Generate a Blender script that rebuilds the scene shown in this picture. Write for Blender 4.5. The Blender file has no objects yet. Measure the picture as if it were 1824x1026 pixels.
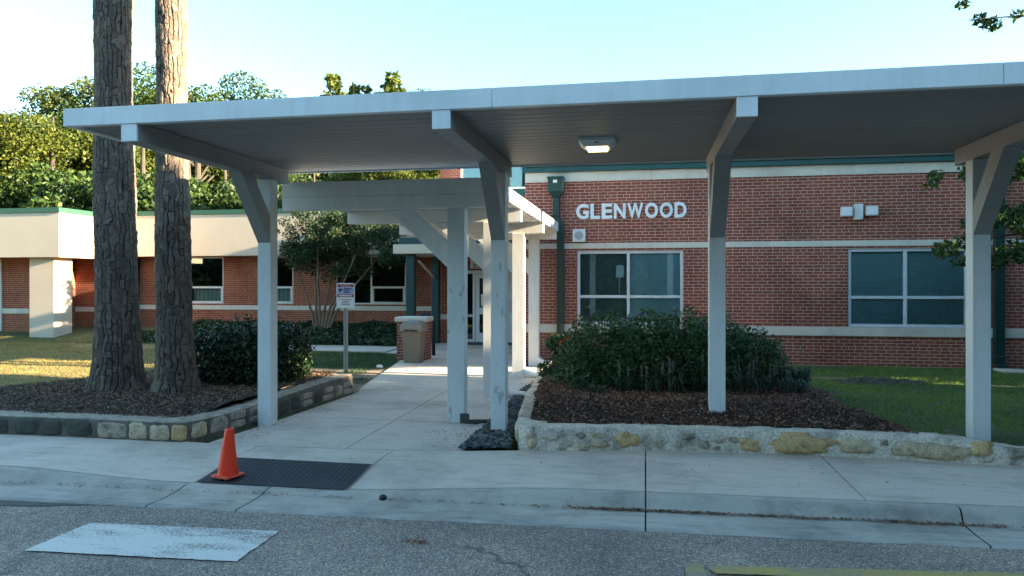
import bpy, math, random
import numpy as np
from mathutils import Vector, noise
R = math.radians
random.seed(7)
C = bpy.context.scene.collection
SC = bpy.context.scene

# ------------------------------------------------------------------ materials
def N(nt, typ, **kw):
    n = nt.nodes.new(typ)
    for k, v in kw.items():
        if k in n.inputs: n.inputs[k].default_value = v
        else: setattr(n, k, v)
    return n

def new_mat(name):
    m = bpy.data.materials.new(name); m.use_nodes = True
    nt = m.node_tree
    b = nt.nodes['Principled BSDF']
    return m, nt, b, nt.links.new

def c4(c): return (c[0], c[1], c[2], 1.0)

def ramp(nt, stops):
    r = nt.nodes.new('ShaderNodeValToRGB'); e = r.color_ramp.elements
    while len(e) < len(stops): e.new(0.5)
    for i, (p, c) in enumerate(stops):
        e[i].position = p; e[i].color = c4(c) if len(c) == 3 else c
    return r

def mix(nt, mode, fac, a, b):
    n = nt.nodes.new('ShaderNodeMix'); n.data_type = 'RGBA'; n.blend_type = mode
    L = nt.links.new
    for s, v in ((n.inputs[0], fac), (n.inputs[6], a), (n.inputs[7], b)):
        if hasattr(v, 'is_linked'): L(v, s)
        elif isinstance(v, (int, float)): s.default_value = v
        else: s.default_value = c4(v)
    return n.outputs[2]

def noise_n(nt, vec, scale, detail=4, rough=.6):
    n = nt.nodes.new('ShaderNodeTexNoise'); n.inputs['Scale'].default_value = scale
    n.inputs['Detail'].default_value = detail; n.inputs['Roughness'].default_value = rough
    if vec is not None: nt.links.new(vec, n.inputs['Vector'])
    return n

def wpos(nt): return nt.nodes.new('ShaderNodeNewGeometry').outputs['Position']

def mapped(nt, vec, scale):
    m = nt.nodes.new('ShaderNodeMapping'); m.inputs['Scale'].default_value = scale
    nt.links.new(vec, m.inputs['Vector']); return m.outputs['Vector']

def bump(nt, h, strength, dist, b):
    n = nt.nodes.new('ShaderNodeBump'); n.inputs['Strength'].default_value = strength
    n.inputs['Distance'].default_value = dist
    nt.links.new(h, n.inputs['Height']); nt.links.new(n.outputs['Normal'], b.inputs['Normal'])

def simple(name, col, rough=.6, var=.12, vscale=3.0, fine=60, fvar=.06, bumpd=.0008, spec=.5, metal=0.0, stretch=(1, 1, 1)):
    m, nt, b, L = new_mat(name)
    p = mapped(nt, wpos(nt), stretch)
    n1 = noise_n(nt, p, vscale, 6, .62); n2 = noise_n(nt, p, fine, 3, .6)
    r1 = ramp(nt, [(.28, (1-var*2,)*3), (.5, (1, 1, 1)), (.75, (1+var*.6,)*3)])
    r2 = ramp(nt, [(.3, (1-fvar*2,)*3), (.7, (1+fvar,)*3)])
    L(n1.outputs[0], r1.inputs[0]); L(n2.outputs[0], r2.inputs[0])
    o = mix(nt, 'MULTIPLY', 1.0, col, r1.outputs[0]); o = mix(nt, 'MULTIPLY', 1.0, o, r2.outputs[0])
    L(o, b.inputs['Base Color'])
    b.inputs['Roughness'].default_value = rough; b.inputs['Metallic'].default_value = metal
    b.inputs['Specular IOR Level'].default_value = spec
    if bumpd: bump(nt, n2.outputs[0], .5, bumpd, b)
    return m

def brick_mat(name, c1, c2, mortar):
    m, nt, b, L = new_mat(name)
    g = nt.nodes.new('ShaderNodeNewGeometry')
    sp = nt.nodes.new('ShaderNodeSeparateXYZ'); L(g.outputs['Position'], sp.inputs[0])
    sn = nt.nodes.new('ShaderNodeSeparateXYZ'); L(g.outputs['True Normal'], sn.inputs[0])
    ab = N(nt, 'ShaderNodeMath', operation='ABSOLUTE'); L(sn.outputs[0], ab.inputs[0])
    gt = N(nt, 'ShaderNodeMath', operation='GREATER_THAN'); L(ab.outputs[0], gt.inputs[0]); gt.inputs[1].default_value = .7
    mx = nt.nodes.new('ShaderNodeMix'); L(gt.outputs[0], mx.inputs[0]); L(sp.outputs[0], mx.inputs[2]); L(sp.outputs[1], mx.inputs[3])
    cb = nt.nodes.new('ShaderNodeCombineXYZ'); L(mx.outputs[0], cb.inputs[0]); L(sp.outputs[2], cb.inputs[1])
    # slightly wavering joints
    nz = noise_n(nt, g.outputs['Position'], 9, 2); wob = N(nt, 'ShaderNodeVectorMath', operation='MULTIPLY_ADD')
    L(nz.outputs['Color'], wob.inputs[0]); wob.inputs[1].default_value = (.006, .006, 0); L(cb.outputs[0], wob.inputs[2])
    t = nt.nodes.new('ShaderNodeTexBrick'); L(wob.outputs[0], t.inputs['Vector'])
    t.offset = .5; t.offset_frequency = 2; t.squash = .67; t.squash_frequency = 6
    t.inputs['Color1'].default_value = c4(c1); t.inputs['Color2'].default_value = c4(c2); t.inputs['Mortar'].default_value = c4(mortar)
    for k, v in (('Scale', 1.0), ('Mortar Size', .0070), ('Mortar Smooth', .25), ('Bias', -.1), ('Brick Width', .203), ('Row Height', .0677)):
        t.inputs[k].default_value = v
    n1 = noise_n(nt, g.outputs['Position'], .9, 6, .65); r1 = ramp(nt, [(.3, (.70, .68, .68)), (.52, (1, 1, 1)), (.75, (1.18, 1.16, 1.12))]); L(n1.outputs[0], r1.inputs[0])
    n2 = noise_n(nt, g.outputs['Position'], 90, 3, .7); r2 = ramp(nt, [(.3, (.8, .8, .8)), (.7, (1.15, 1.15, 1.15))]); L(n2.outputs[0], r2.inputs[0])
    o = mix(nt, 'MULTIPLY', 1.0, t.outputs['Color'], r1.outputs[0]); o = mix(nt, 'MULTIPLY', 1.0, o, r2.outputs[0])
    L(o, b.inputs['Base Color']); b.inputs['Roughness'].default_value = .88; b.inputs['Specular IOR Level'].default_value = .3
    inv = N(nt, 'ShaderNodeMath', operation='SUBTRACT'); inv.inputs[0].default_value = 1; L(t.outputs['Fac'], inv.inputs[1])
    bump(nt, inv.outputs[0], .7, .006, b)
    return m

def leaf_mat(name, stops, trans=.35, rough=.55, tcol=None):
    m, nt, b, L = new_mat(name)
    g = nt.nodes.new('ShaderNodeNewGeometry')
    r = ramp(nt, stops); L(g.outputs['Random Per Island'], r.inputs[0])
    n1 = noise_n(nt, g.outputs['Position'], .7, 3, .6); r1 = ramp(nt, [(.3, (.72, .76, .8)), (.5, (1, 1, 1)), (.72, (1.25, 1.18, .95))]); L(n1.outputs[0], r1.inputs[0])
    o = mix(nt, 'MULTIPLY', 1.0, r.outputs[0], r1.outputs[0])
    L(o, b.inputs['Base Color']); b.inputs['Roughness'].default_value = rough; b.inputs['Specular IOR Level'].default_value = .35
    if trans:
        tr = nt.nodes.new('ShaderNodeBsdfTranslucent')
        to = mix(nt, 'MULTIPLY', 1.0, o, tcol or (1.5, 1.35, .6)); L(to, tr.inputs['Color'])
        ms = nt.nodes.new('ShaderNodeMixShader'); ms.inputs[0].default_value = trans
        L(b.outputs[0], ms.inputs[1]); L(tr.outputs[0], ms.inputs[2])
        L(ms.outputs[0], nt.nodes['Material Output'].inputs['Surface'])
    return m

def glass_mat(name, tint, refl=.14):
    m, nt, b, L = new_mat(name); nt.nodes.remove(b)
    tr = nt.nodes.new('ShaderNodeBsdfTransparent'); tr.inputs[0].default_value = c4(tint)
    gl = nt.nodes.new('ShaderNodeBsdfGlossy'); gl.inputs['Roughness'].default_value = .012; gl.inputs[0].default_value = (.80, .96, 1.0, 1)
    p = wpos(nt); n = noise_n(nt, p, 1.6, 1); bp = nt.nodes.new('ShaderNodeBump'); bp.inputs['Strength'].default_value = .08; bp.inputs['Distance'].default_value = .006
    L(n.outputs[0], bp.inputs['Height']); L(bp.outputs[0], gl.inputs['Normal'])
    fr = nt.nodes.new('ShaderNodeFresnel'); fr.inputs[0].default_value = 1.5
    ma = N(nt, 'ShaderNodeMath', operation='ADD'); ma.inputs[1].default_value = refl; ma.use_clamp = True; L(fr.outputs[0], ma.inputs[0])
    ms = nt.nodes.new('ShaderNodeMixShader'); L(ma.outputs[0], ms.inputs[0]); L(tr.outputs[0], ms.inputs[1]); L(gl.outputs[0], ms.inputs[2])
    L(ms.outputs[0], nt.nodes['Material Output'].inputs['Surface'])
    return m

def paint_mat(name, col, scuff=(.36, .38, .38), amt=.70, rough=.5):
    m, nt, b, L = new_mat(name)
    p = wpos(nt)
    n1 = noise_n(nt, p, 1.3, 6, .65); r1 = ramp(nt, [(.3, (.86, .87, .88)), (.6, (1, 1, 1))]); L(n1.outputs[0], r1.inputs[0])
    ns = noise_n(nt, mapped(nt, p, (8, 8, 3.2)), 1.0, 5, .6); rs = ramp(nt, [(amt, (0, 0, 0)), (amt+.03, (.8, .8, .8))]); L(ns.outputs[0], rs.inputs[0])
    nf = noise_n(nt, mapped(nt, p, (14, 14, 1.2)), 1.0, 4, .6); rf = ramp(nt, [(.3, (.93, .93, .92)), (.6, (1, 1, 1))]); L(nf.outputs[0], rf.inputs[0])
    o = mix(nt, 'MULTIPLY', 1.0, col, r1.outputs[0]); o = mix(nt, 'MULTIPLY', 1.0, o, rf.outputs[0]); o = mix(nt, 'MIX', rs.outputs[0], o, scuff)
    L(o, b.inputs['Base Color']); b.inputs['Roughness'].default_value = rough
    bump(nt, n1.outputs[0], .25, .004, b)
    return m

def concrete_mat(name, col, stain=.2):
    m, nt, b, L = new_mat(name)
    p = wpos(nt)
    n1 = noise_n(nt, p, .8, 8, .68); r1 = ramp(nt, [(.3, (1-stain*1.7,)*3), (.52, (1, 1, 1)), (.75, (1+stain*.5,)*3)]); L(n1.outputs[0], r1.inputs[0])
    n3 = noise_n(nt, mapped(nt, p, (1, 5, 1)), 2.2, 6, .7); r3 = ramp(nt, [(.32, (1-stain,)*3), (.5, (1, 1, 1))]); L(n3.outputs[0], r3.inputs[0])
    n2 = noise_n(nt, p, 140, 2, .7); r2 = ramp(nt, [(.3, (.86, .86, .86)), (.7, (1.1, 1.1, 1.1))]); L(n2.outputs[0], r2.inputs[0])
    v = nt.nodes.new('ShaderNodeTexVoronoi'); v.inputs['Scale'].default_value = 5.5; L(p, v.inputs['Vector'])
    rv = ramp(nt, [(.035, (.35, .32, .3)), (.06, (1, 1, 1))]); L(v.outputs['Distance'], rv.inputs[0])
    o = mix(nt, 'MULTIPLY', 1.0, col, r1.outputs[0])
    for q in (r3, r2): o = mix(nt, 'MULTIPLY', 1.0, o, q.outputs[0])
    o = mix(nt, 'MULTIPLY', .7, o, rv.outputs[0])
    L(o, b.inputs['Base Color']); b.inputs['Roughness'].default_value = .85; b.inputs['Specular IOR Level'].default_value = .35
    bump(nt, n2.outputs[0], .4, .0015, b)
    return m

def asphalt_mat(name):
    m, nt, b, L = new_mat(name)
    p = wpos(nt)
    n1 = noise_n(nt, p, .55, 7, .65); r1 = ramp(nt, [(.3, (.62, .63, .66)), (.5, (1, 1, 1)), (.72, (1.4, 1.34, 1.28))]); L(n1.outputs[0], r1.inputs[0])
    v = nt.nodes.new('ShaderNodeTexVoronoi'); v.inputs['Scale'].default_value = 120; L(p, v.inputs['Vector'])
    sv = nt.nodes.new('ShaderNodeSeparateColor'); L(v.outputs['Color'], sv.inputs[0])
    rv = ramp(nt, [(.0, (.42, .42, .43)), (.5, (.88, .88, .88)), (.8, (1.3, 1.3, 1.28)), (1.0, (2.4, 2.35, 2.2))]); L(sv.outputs[0], rv.inputs[0])
    # cracks
    nw = noise_n(nt, p, 2.5, 4, .6); wv = N(nt, 'ShaderNodeVectorMath', operation='MULTIPLY_ADD'); L(nw.outputs['Color'], wv.inputs[0]); wv.inputs[1].default_value = (.5, .5, 0); L(p, wv.inputs[2])
    vc = nt.nodes.new('ShaderNodeTexVoronoi'); vc.feature = 'DISTANCE_TO_EDGE'; vc.inputs['Scale'].default_value = .62; L(wv.outputs[0], vc.inputs['Vector'])
    rc = ramp(nt, [(.0, (.25, .24, .22)), (.009, (1, 1, 1))]); L(vc.outputs['Distance'], rc.inputs[0])
    nm = noise_n(nt, p, 1.1, 2); rm = ramp(nt, [(.48, (0, 0, 0)), (.56, (.8, .8, .8))]); L(nm.outputs[0], rm.inputs[0])
    o = mix(nt, 'MULTIPLY', 1.0, (.27, .22, .182), r1.outputs[0]); o = mix(nt, 'MULTIPLY', 1.0, o, rv.outputs[0]); o = mix(nt, 'MULTIPLY', rm.outputs[0], o, rc.outputs[0])
    L(o, b.inputs['Base Color']); b.inputs['Roughness'].default_value = .8; b.inputs['Specular IOR Level'].default_value = .4
    bump(nt, v.outputs['Distance'], .5, .003, b)
    return m

def worn_paint(name, col, under=(.25, .215, .188), amt=.525):
    m, nt, b, L = new_mat(name)
    p = wpos(nt)
    n = noise_n(nt, p, 48, 6, .78); n2 = noise_n(nt, mapped(nt, p, (1.2, 3.2, 1)), 1.4, 4, .6)
    ad = N(nt, 'ShaderNodeMath', operation='MULTIPLY_ADD'); L(n2.outputs[0], ad.inputs[0]); ad.inputs[1].default_value = .62; L(n.outputs[0], ad.inputs[2])
    r = ramp(nt, [(amt+.30, (1, 1, 1)), (amt+.40, (0, 0, 0))]); L(ad.outputs[0], r.inputs[0])
    o = mix(nt, 'MIX', r.outputs[0], under, col); L(o, b.inputs['Base Color']); b.inputs['Roughness'].default_value = .7
    bump(nt, n.outputs[0], .5, .003, b)
    return m

M = {}
M['brick'] = brick_mat('brick', (.31, .080, .052), (.21, .058, .042), (.56, .39, .31))
M['brick_wing'] = brick_mat('brick_wing', (.32, .085, .042), (.22, .058, .034), (.46, .30, .21))
M['stone_trim'] = simple('stone_trim', (.68, .62, .53), .8, .1, 2, 70)
M['cream'] = simple('cream_panel', (.62, .50, .38), .65, .04, .8, 40, .02, .0003)
M['green_coping'] = simple('green_coping', (.025, .10, .055), .45, .08)
M['teal'] = simple('teal_metal', (.012, .050, .050), .4, .1)
M['teal_gutter'] = simple('teal_gutter', (.012, .075, .078), .4, .1)
M['dark_green'] = simple('dark_green_metal', (.008, .040, .033), .4, .12)
M['white'] = paint_mat('white_paint', (.76, .75, .73))
M['white_bounce'] = paint_mat('white_paint_bounce', (.86, .83, .79))  # entrance canopy white, raised so the colour carries the sun bounce
M['white_worn'] = paint_mat('white_paint_worn', (.76, .75, .73), amt=.605)
M['shaded_white'] = paint_mat('shaded_white', (.32, .30, .28), amt=.9)  # under-roof shade put into the colour of the front beams and braces
M['roof_white'] = paint_mat('roof_white', (.84, .83, .82), amt=.9)
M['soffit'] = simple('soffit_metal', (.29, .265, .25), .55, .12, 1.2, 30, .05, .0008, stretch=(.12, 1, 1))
M['alum'] = simple('window_aluminium', (.62, .66, .70), .45, .06)
M['white_frame'] = simple('white_frame', (.74, .74, .72), .5, .05)
M['glass'] = glass_mat('glass', (.88, .96, .97), .10)
M['glass_dark'] = glass_mat('glass_dark', (.80, .84, .80), .05)
M['blind'] = simple('blind_slats', (.62, .74, .74), .6, .05, 2, 40, .02, 0)
M['dark_blind'] = simple('dark_blind_slats', (.16, .19, .19), .6, .05, 2, 40, .02, 0)
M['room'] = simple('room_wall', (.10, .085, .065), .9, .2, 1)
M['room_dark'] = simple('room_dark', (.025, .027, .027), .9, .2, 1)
M['concrete'] = concrete_mat('concrete', (.66, .55, .46), .2)
M['concrete_kerb'] = concrete_mat('concrete_kerb', (.50, .44, .375), .3)
M['joint'] = simple('joint_dirt', (.05, .046, .04), .95)
M['asphalt'] = asphalt_mat('asphalt')
M['asphalt_patch'] = simple('asphalt_patch', (.11, .10, .092), .85, .2, 3, 120, .25, .004)
M['bar_paint'] = worn_paint('white_bar_paint', (.70, .66, .60))
M['yellow_paint'] = worn_paint('yellow_paint', (.46, .33, .09), amt=.50)
M['mat_black'] = simple('tactile_black', (.020, .022, .027), .6, .15, 3, 60, .1)
M['orange'] = simple('cone_orange', (.92, .045, .008), .42, .05, 6, 60, .02, .0003)
M['orange_pale'] = simple('cone_base_orange', (.80, .10, .05), .45, .18, 12, 60, .05, .0003)
M['soil'] = simple('soil', (.055, .038, .026), .95, .3, 2, 40, .3, .01)
M['ground'] = simple('ground_turf', (.075, .095, .03), .95, .35, .7, 30, .25, .01)
M['dry_turf'] = simple('dry_turf', (.20, .155, .05), .95, .3, .9, 30, .25, .01)
M['mound'] = simple('mound_soil', (.075, .065, .045), .95, .3, 3, 40, .3, .012)
M['bare'] = simple('bare_dirt', (.26, .20, .13), .95, .3, 1.5, 40, .2, .01)
M['mortar'] = simple('wall_mortar', (.70, .60, .48), .9, .34, 4.5, 45, .25, .008)
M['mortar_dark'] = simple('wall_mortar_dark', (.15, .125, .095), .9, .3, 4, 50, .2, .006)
M['stone_tan'] = simple('stone_tan', (.60, .46, .29), .85, .3, 14, 80, .25, .004)
M['stone_gold'] = simple('stone_gold', (.64, .42, .20), .85, .3, 12, 80, .25, .004)
M['stone_pale'] = simple('stone_pale', (.60, .51, .40), .85, .3, 9, 60, .25, .004)
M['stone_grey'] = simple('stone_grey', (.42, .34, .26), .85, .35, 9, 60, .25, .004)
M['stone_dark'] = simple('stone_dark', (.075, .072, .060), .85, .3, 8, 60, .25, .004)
M['metal_post'] = simple('galvanised', (.55, .55, .52), .42, .1, 5, 60, .05, .0003, metal=.6)
M['bin'] = simple('bin_plastic', (.20, .165, .13), .55, .08)
M['bin_lid'] = simple('bin_lid_plastic', (.25, .22, .19), .5, .08)
M['black'] = simple('black_rubber', (.012, .012, .013), .6)
M['letter'] = simple('letter_white', (.80, .82, .86), .4, .03)
M['box_white'] = simple('box_white', (.72, .72, .70), .5, .05)
M['grille'] = simple('grille_grey', (.38, .40, .41), .6)
M['sign_white'] = simple('sign_white', (.78, .76, .72), .5, .03, 4, 60, .02, 0)
M['sign_red'] = simple('sign_red', (.32, .045, .05), .5, .05)
M['sign_blue'] = simple('sign_blue', (.32, .36, .52), .5, .05)
M['ink'] = simple('sign_ink', (.02, .02, .03), .5)
M['ink_green'] = simple('sign_ink_green', (.02, .06, .04), .5)
M['bark_twig'] = simple('bark_twig', (.21, .135, .085), .9, .25, 6, 40, .2, .004)
M['bark_dark'] = simple('bark_dark', (.07, .055, .042), .9, .25, 6, 40, .2, .004)

def lamp_mat():
    m, nt, b, L = new_mat('lamp_lens'); b.inputs['Base Color'].default_value = (.9, .85, .7, 1)
    b.inputs['Emission Color'].default_value = (1, .72, .30, 1); b.inputs['Emission Strength'].default_value = .9
    return m
M['lamp'] = lamp_mat()

def bark_mat():
    m, nt, b, L = new_mat('pine_bark')
    at = nt.nodes.new('ShaderNodeAttribute'); at.attribute_name = 'plate'
    r = ramp(nt, [(0, (.022, .017, .014)), (.3, (.10, .080, .066)), (.65, (.165, .130, .105)), (1, (.23, .18, .145))]); L(at.outputs['Fac'], r.inputs[0])
    p = wpos(nt); n = noise_n(nt, mapped(nt, p, (1, 1, .45)), 42, 5, .7); r2 = ramp(nt, [(.3, (.62, .60, .6)), (.7, (1.25, 1.22, 1.2))]); L(n.outputs[0], r2.inputs[0])
    n3 = noise_n(nt, p, 1.1, 3); r3 = ramp(nt, [(.35, (.85, .88, .86)), (.65, (1.1, 1.05, 1.0))]); L(n3.outputs[0], r3.inputs[0])
    o = mix(nt, 'MULTIPLY', 1.0, r.outputs[0], r2.outputs[0]); o = mix(nt, 'MULTIPLY', 1.0, o, r3.outputs[0])
    L(o, b.inputs['Base Color']); b.inputs['Roughness'].default_value = .92; b.inputs['Specular IOR Level'].default_value = .2
    bump(nt, n.outputs[0], .6, .006, b)
    return m
M['bark'] = bark_mat()
G3 = lambda a, b_, c: [(0, a), (.5, b_), (1, c)]
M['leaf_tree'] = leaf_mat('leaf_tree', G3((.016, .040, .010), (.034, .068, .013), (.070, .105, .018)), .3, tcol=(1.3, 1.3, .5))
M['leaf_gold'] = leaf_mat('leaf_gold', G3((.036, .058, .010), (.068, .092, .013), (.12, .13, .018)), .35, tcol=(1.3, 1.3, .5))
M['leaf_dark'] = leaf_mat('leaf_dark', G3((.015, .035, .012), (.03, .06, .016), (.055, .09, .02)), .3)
M['leaf_hedge'] = leaf_mat('leaf_hedge', G3((.017, .046, .017), (.038, .088, .030), (.095, .17, .055)), .15, .45, (1.1, 1.3, .7))
M['leaf_holly'] = leaf_mat('leaf_holly', G3((.009, .025, .011), (.020, .046, .018), (.048, .088, .032)), .08, .4, (1, 1.2, .7))
M['leaf_crape'] = leaf_mat('leaf_crape', G3((.018, .035, .014), (.030, .055, .02), (.05, .075, .025)), .25)
M['leaf_oak'] = leaf_mat('leaf_oak', G3((.022, .05, .014), (.035, .075, .02), (.075, .12, .02)), .3)
M['leaf_spike'] = leaf_mat('leaf_spike', G3((.03, .055, .035), (.05, .085, .055), (.09, .125, .085)), .2, .5, (1.1, 1.2, .9))
M['leaf_ivy'] = leaf_mat('leaf_ivy', G3((.012, .03, .014), (.022, .048, .02), (.045, .085, .035)), .1)
M['flower_spike'] = leaf_mat('flower_spike', G3((.16, .15, .15), (.22, .21, .22), (.30, .27, .24)), .2)
M['flower_red'] = leaf_mat('flower_red', G3((.55, .05, .02), (.65, .09, .03), (.75, .16, .04)), .3, .5, (1.3, .8, .5))
M['grass'] = leaf_mat('grass_blades', G3((.065, .14, .018), (.115, .22, .03), (.22, .29, .06)), .3)
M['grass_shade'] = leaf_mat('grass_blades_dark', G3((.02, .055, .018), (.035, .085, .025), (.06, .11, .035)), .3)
M['grass_gold'] = leaf_mat('grass_blades_dry', G3((.16, .14, .035), (.26, .21, .055), (.36, .28, .09)), .35)
M['leaf_evergreen'] = leaf_mat('leaf_evergreen', G3((.010, .022, .010), (.018, .036, .014), (.03, .055, .02)), 0, .6)
M['needle'] = leaf_mat('pine_needles', G3((.03, .06, .015), (.05, .09, .02), (.08, .12, .03)), .2)
M['chip'] = leaf_mat('mulch_chips', [(0, (.045, .028, .018)), (.5, (.16, .098, .064)), (.8, (.28, .175, .115)), (1, (.42, .30, .22))], 0, .9)
M['chip_red'] = leaf_mat('mulch_chips_red', [(0, (.055, .025, .017)), (.5, (.20, .090, .060)), (.8, (.32, .165, .115)), (1, (.45, .29, .21))], 0, .9)
M['slate'] = leaf_mat('slate_stones', G3((.03, .033, .038), (.085, .09, .095), (.20, .20, .20)), 0, .8)
M['litter'] = leaf_mat('dead_leaves', G3((.13, .05, .022), (.24, .085, .035), (.30, .18, .09)), .1, .8)

# ------------------------------------------------------------------ mesh helpers
def mesh_from(name, V, F, mats, idx=None, smooth=False):
    me = bpy.data.meshes.new(name)
    V = np.asarray(V, dtype=np.float32)
    if isinstance(F, np.ndarray):
        k = F.shape[1]; nf = F.shape[0]
        me.vertices.add(len(V)); me.vertices.foreach_set('co', V.ravel())
        me.loops.add(nf*k); me.loops.foreach_set('vertex_index', F.astype(np.int32).ravel())
        me.polygons.add(nf); me.polygons.foreach_set('loop_start', (np.arange(nf)*k).astype(np.int32))
        me.polygons.foreach_set('loop_total', np.full(nf, k, dtype=np.int32))
    else:
        me.from_pydata([tuple(v) for v in V.tolist()], [], F)
    for m in mats: me.materials.append(m)
    if idx is not None: me.polygons.foreach_set('material_index', np.asarray(idx, dtype=np.int32))
    me.update(calc_edges=True); me.validate()
    if smooth: me.polygons.foreach_set('use_smooth', np.ones(len(me.polygons), dtype=bool))
    return me

def wloc(o):
    p = Vector((0, 0, 0))
    while o: p += o.location; o = o.parent
    return p

def link(name, me, parent=None, loc=None):
    """loc: world origin of the object; vertices are given in world coordinates"""
    o = bpy.data.objects.new(name, me); C.objects.link(o)
    base = Vector(loc) if loc is not None else (wloc(parent) if parent else Vector((0, 0, 0)))
    me.transform(__import__('mathutils').Matrix.Translation(-base))
    if parent: o.parent = parent; o.location = base - wloc(parent)
    else: o.location = base
    return o

class MB:
    def __init__(s): s.v = []; s.f = []; s.i = []; s.cur = 0
    def add(s, vs, fs):
        b = len(s.v); s.v += [tuple(v) for v in vs]; s.f += [[b+k for k in f] for f in fs]; s.i += [s.cur]*len(fs); return s
    def box(s, x0, x1, y0, y1, z0, z1):
        v = [(x0, y0, z0), (x1, y0, z0), (x1, y1, z0), (x0, y1, z0), (x0, y0, z1), (x1, y0, z1), (x1, y1, z1), (x0, y1, z1)]
        return s.add(v, [[3, 2, 1, 0], [4, 5, 6, 7], [0, 1, 5, 4], [1, 2, 6, 5], [2, 3, 7, 6], [3, 0, 4, 7]])
    def prism(s, poly, ax, a, b):
        """poly of 2-D points extruded along axis ax ('x': (y,z), 'y': (x,z), 'z': (x,y))"""
        def P(p, t): return {'x': (t, p[0], p[1]), 'y': (p[0], t, p[1]), 'z': (p[0], p[1], t)}[ax]
        n = len(poly)
        return s.add([P(p, a) for p in poly]+[P(p, b) for p in poly],
                     [list(range(n))[::-1], list(range(n, 2*n))]+[[k, (k+1) % n, n+(k+1) % n, n+k] for k in range(n)])
    def tube(s, pts, rad, n=8, caps=True):
        pts = [Vector(p) for p in pts]; vs = []; u = None
        for k, p in enumerate(pts):
            d = (pts[min(k+1, len(pts)-1)]-pts[max(k-1, 0)]).normalized()
            if u is None: u = d.orthogonal().normalized()
            u = (u-d*u.dot(d)).normalized(); w = d.cross(u)
            r = rad[k] if isinstance(rad, (list, tuple)) else rad
            vs += [p+(u*math.cos(2*math.pi*j/n)+w*math.sin(2*math.pi*j/n))*r for j in range(n)]
        fs = [[k*n+j, k*n+(j+1) % n, (k+1)*n+(j+1) % n, (k+1)*n+j] for k in range(len(pts)-1) for j in range(n)]
        if caps: fs += [list(range(n))[::-1], [(len(pts)-1)*n+j for j in range(n)]]
        return s.add(vs, fs)
    def lathe(s, prof, cx, cy, n=24):
        vs = [(cx+r*math.cos(2*math.pi*j/n), cy+r*math.sin(2*math.pi*j/n), z) for r, z in prof for j in range(n)]
        fs = [[k*n+j, k*n+(j+1) % n, (k+1)*n+(j+1) % n, (k+1)*n+j] for k in range(len(prof)-1) for j in range(n)]
        fs += [list(range(n))[::-1], [(len(prof)-1)*n+j for j in range(n)]]
        return s.add(vs, fs)
    def build(s, name, mats, parent=None, loc=None, bevel=0, smooth=False):
        mats = mats if isinstance(mats, (list, tuple)) else [mats]
        me = mesh_from(name, np.array(s.v), s.f, mats, s.i, smooth)
        o = link(name, me, parent, loc)
        if bevel:
            b = o.modifiers.new('bevel', 'BEVEL'); b.width = bevel; b.segments = 2; b.limit_method = 'ANGLE'; b.angle_limit = R(50)
        return o

def B(*a): return MB().box(*a)

def thing(name, label, cat, loc, group=None):
    o = bpy.data.objects.new(name, None); C.objects.link(o); o.location = loc; o.empty_display_size = .2
    return tag(o, label, cat, group)
def tag(o, label, cat=None, group=None, kind=None):
    o['label'] = label
    if cat: o['category'] = cat
    if group: o['group'] = group
    if kind: o['kind'] = kind
    return o
def struct(o, label, cat, kind='structure'):
    return tag(o, label, cat, None, kind)
def copy_tree(o, parent=None):
    c = o.copy(); C.objects.link(c)
    if parent: c.parent = parent
    for ch in [x for x in bpy.data.objects if x.parent == o]: copy_tree(ch, c)
    return c

def wall_x(mb, y0, y1, x0, x1, z0, z1, holes):
    xs = sorted({x0, x1, *[h[0] for h in holes], *[h[1] for h in holes]}); zs = sorted({z0, z1, *[h[2] for h in holes], *[h[3] for h in holes]})
    for i in range(len(xs)-1):
        for j in range(len(zs)-1):
            cx, cz = (xs[i]+xs[i+1])/2, (zs[j]+zs[j+1])/2
            if any(h[0] < cx < h[1] and h[2] < cz < h[3] for h in holes): continue
            mb.box(xs[i], xs[i+1], y0, y1, zs[j], zs[j+1])
    return mb

def smooth01(t): t = max(0.0, min(1.0, t)); return t*t*(3-2*t)
def nz(x, y, s=1.0, z=0.0): return noise.noise(Vector((x*s, y*s, z)))

# ------------------------------------------------------------------ camera, sun, sky
cam = bpy.data.cameras.new('camera'); co = bpy.data.objects.new('camera', cam); C.objects.link(co)
co.location = (0, 0, 1.75); co.rotation_euler = (R(90), 0, R(10.37))
cam.sensor_width = 36; cam.lens = 36*1300/1824; cam.shift_y = -6/1824; cam.clip_end = 600; cam.clip_start = .05
SC.camera = co
SUN_E, SUN_PHI = 13.0, -3.5
e, ph = R(SUN_E), R(SUN_PHI)
sd = Vector((math.cos(e)*math.cos(ph), math.cos(e)*math.sin(ph), math.sin(e)))
sl = bpy.data.lights.new('sun', 'SUN'); sl.energy = 5.0; sl.angle = R(.5); sl.color = (1, .82, .56)
so = bpy.data.objects.new('sun', sl); C.objects.link(so); so.rotation_euler = (-sd).to_track_quat('-Z', 'Y').to_euler(); so.location = (20, 0, 20)
w = bpy.data.worlds.new('World'); SC.world = w; w.use_nodes = True
sky = w.node_tree.nodes.new('ShaderNodeTexSky'); sky.sky_type = 'NISHITA'; sky.sun_disc = False
sky.sun_elevation = e; sky.sun_rotation = R(90-SUN_PHI); sky.air_density = 1.0; sky.dust_density = .1; sky.ozone_density = 1.8
bg = w.node_tree.nodes['Background']; bg.inputs['Strength'].default_value = .10
w.node_tree.links.new(mix(w.node_tree, 'MULTIPLY', 1.0, sky.outputs[0], (.67, .77, .72)), bg.inputs[0])
SC.view_settings.view_transform = 'Standard'; SC.view_settings.look = 'None'; SC.view_settings.gamma = 1
SC.view_settings.exposure = 3.12
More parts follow.
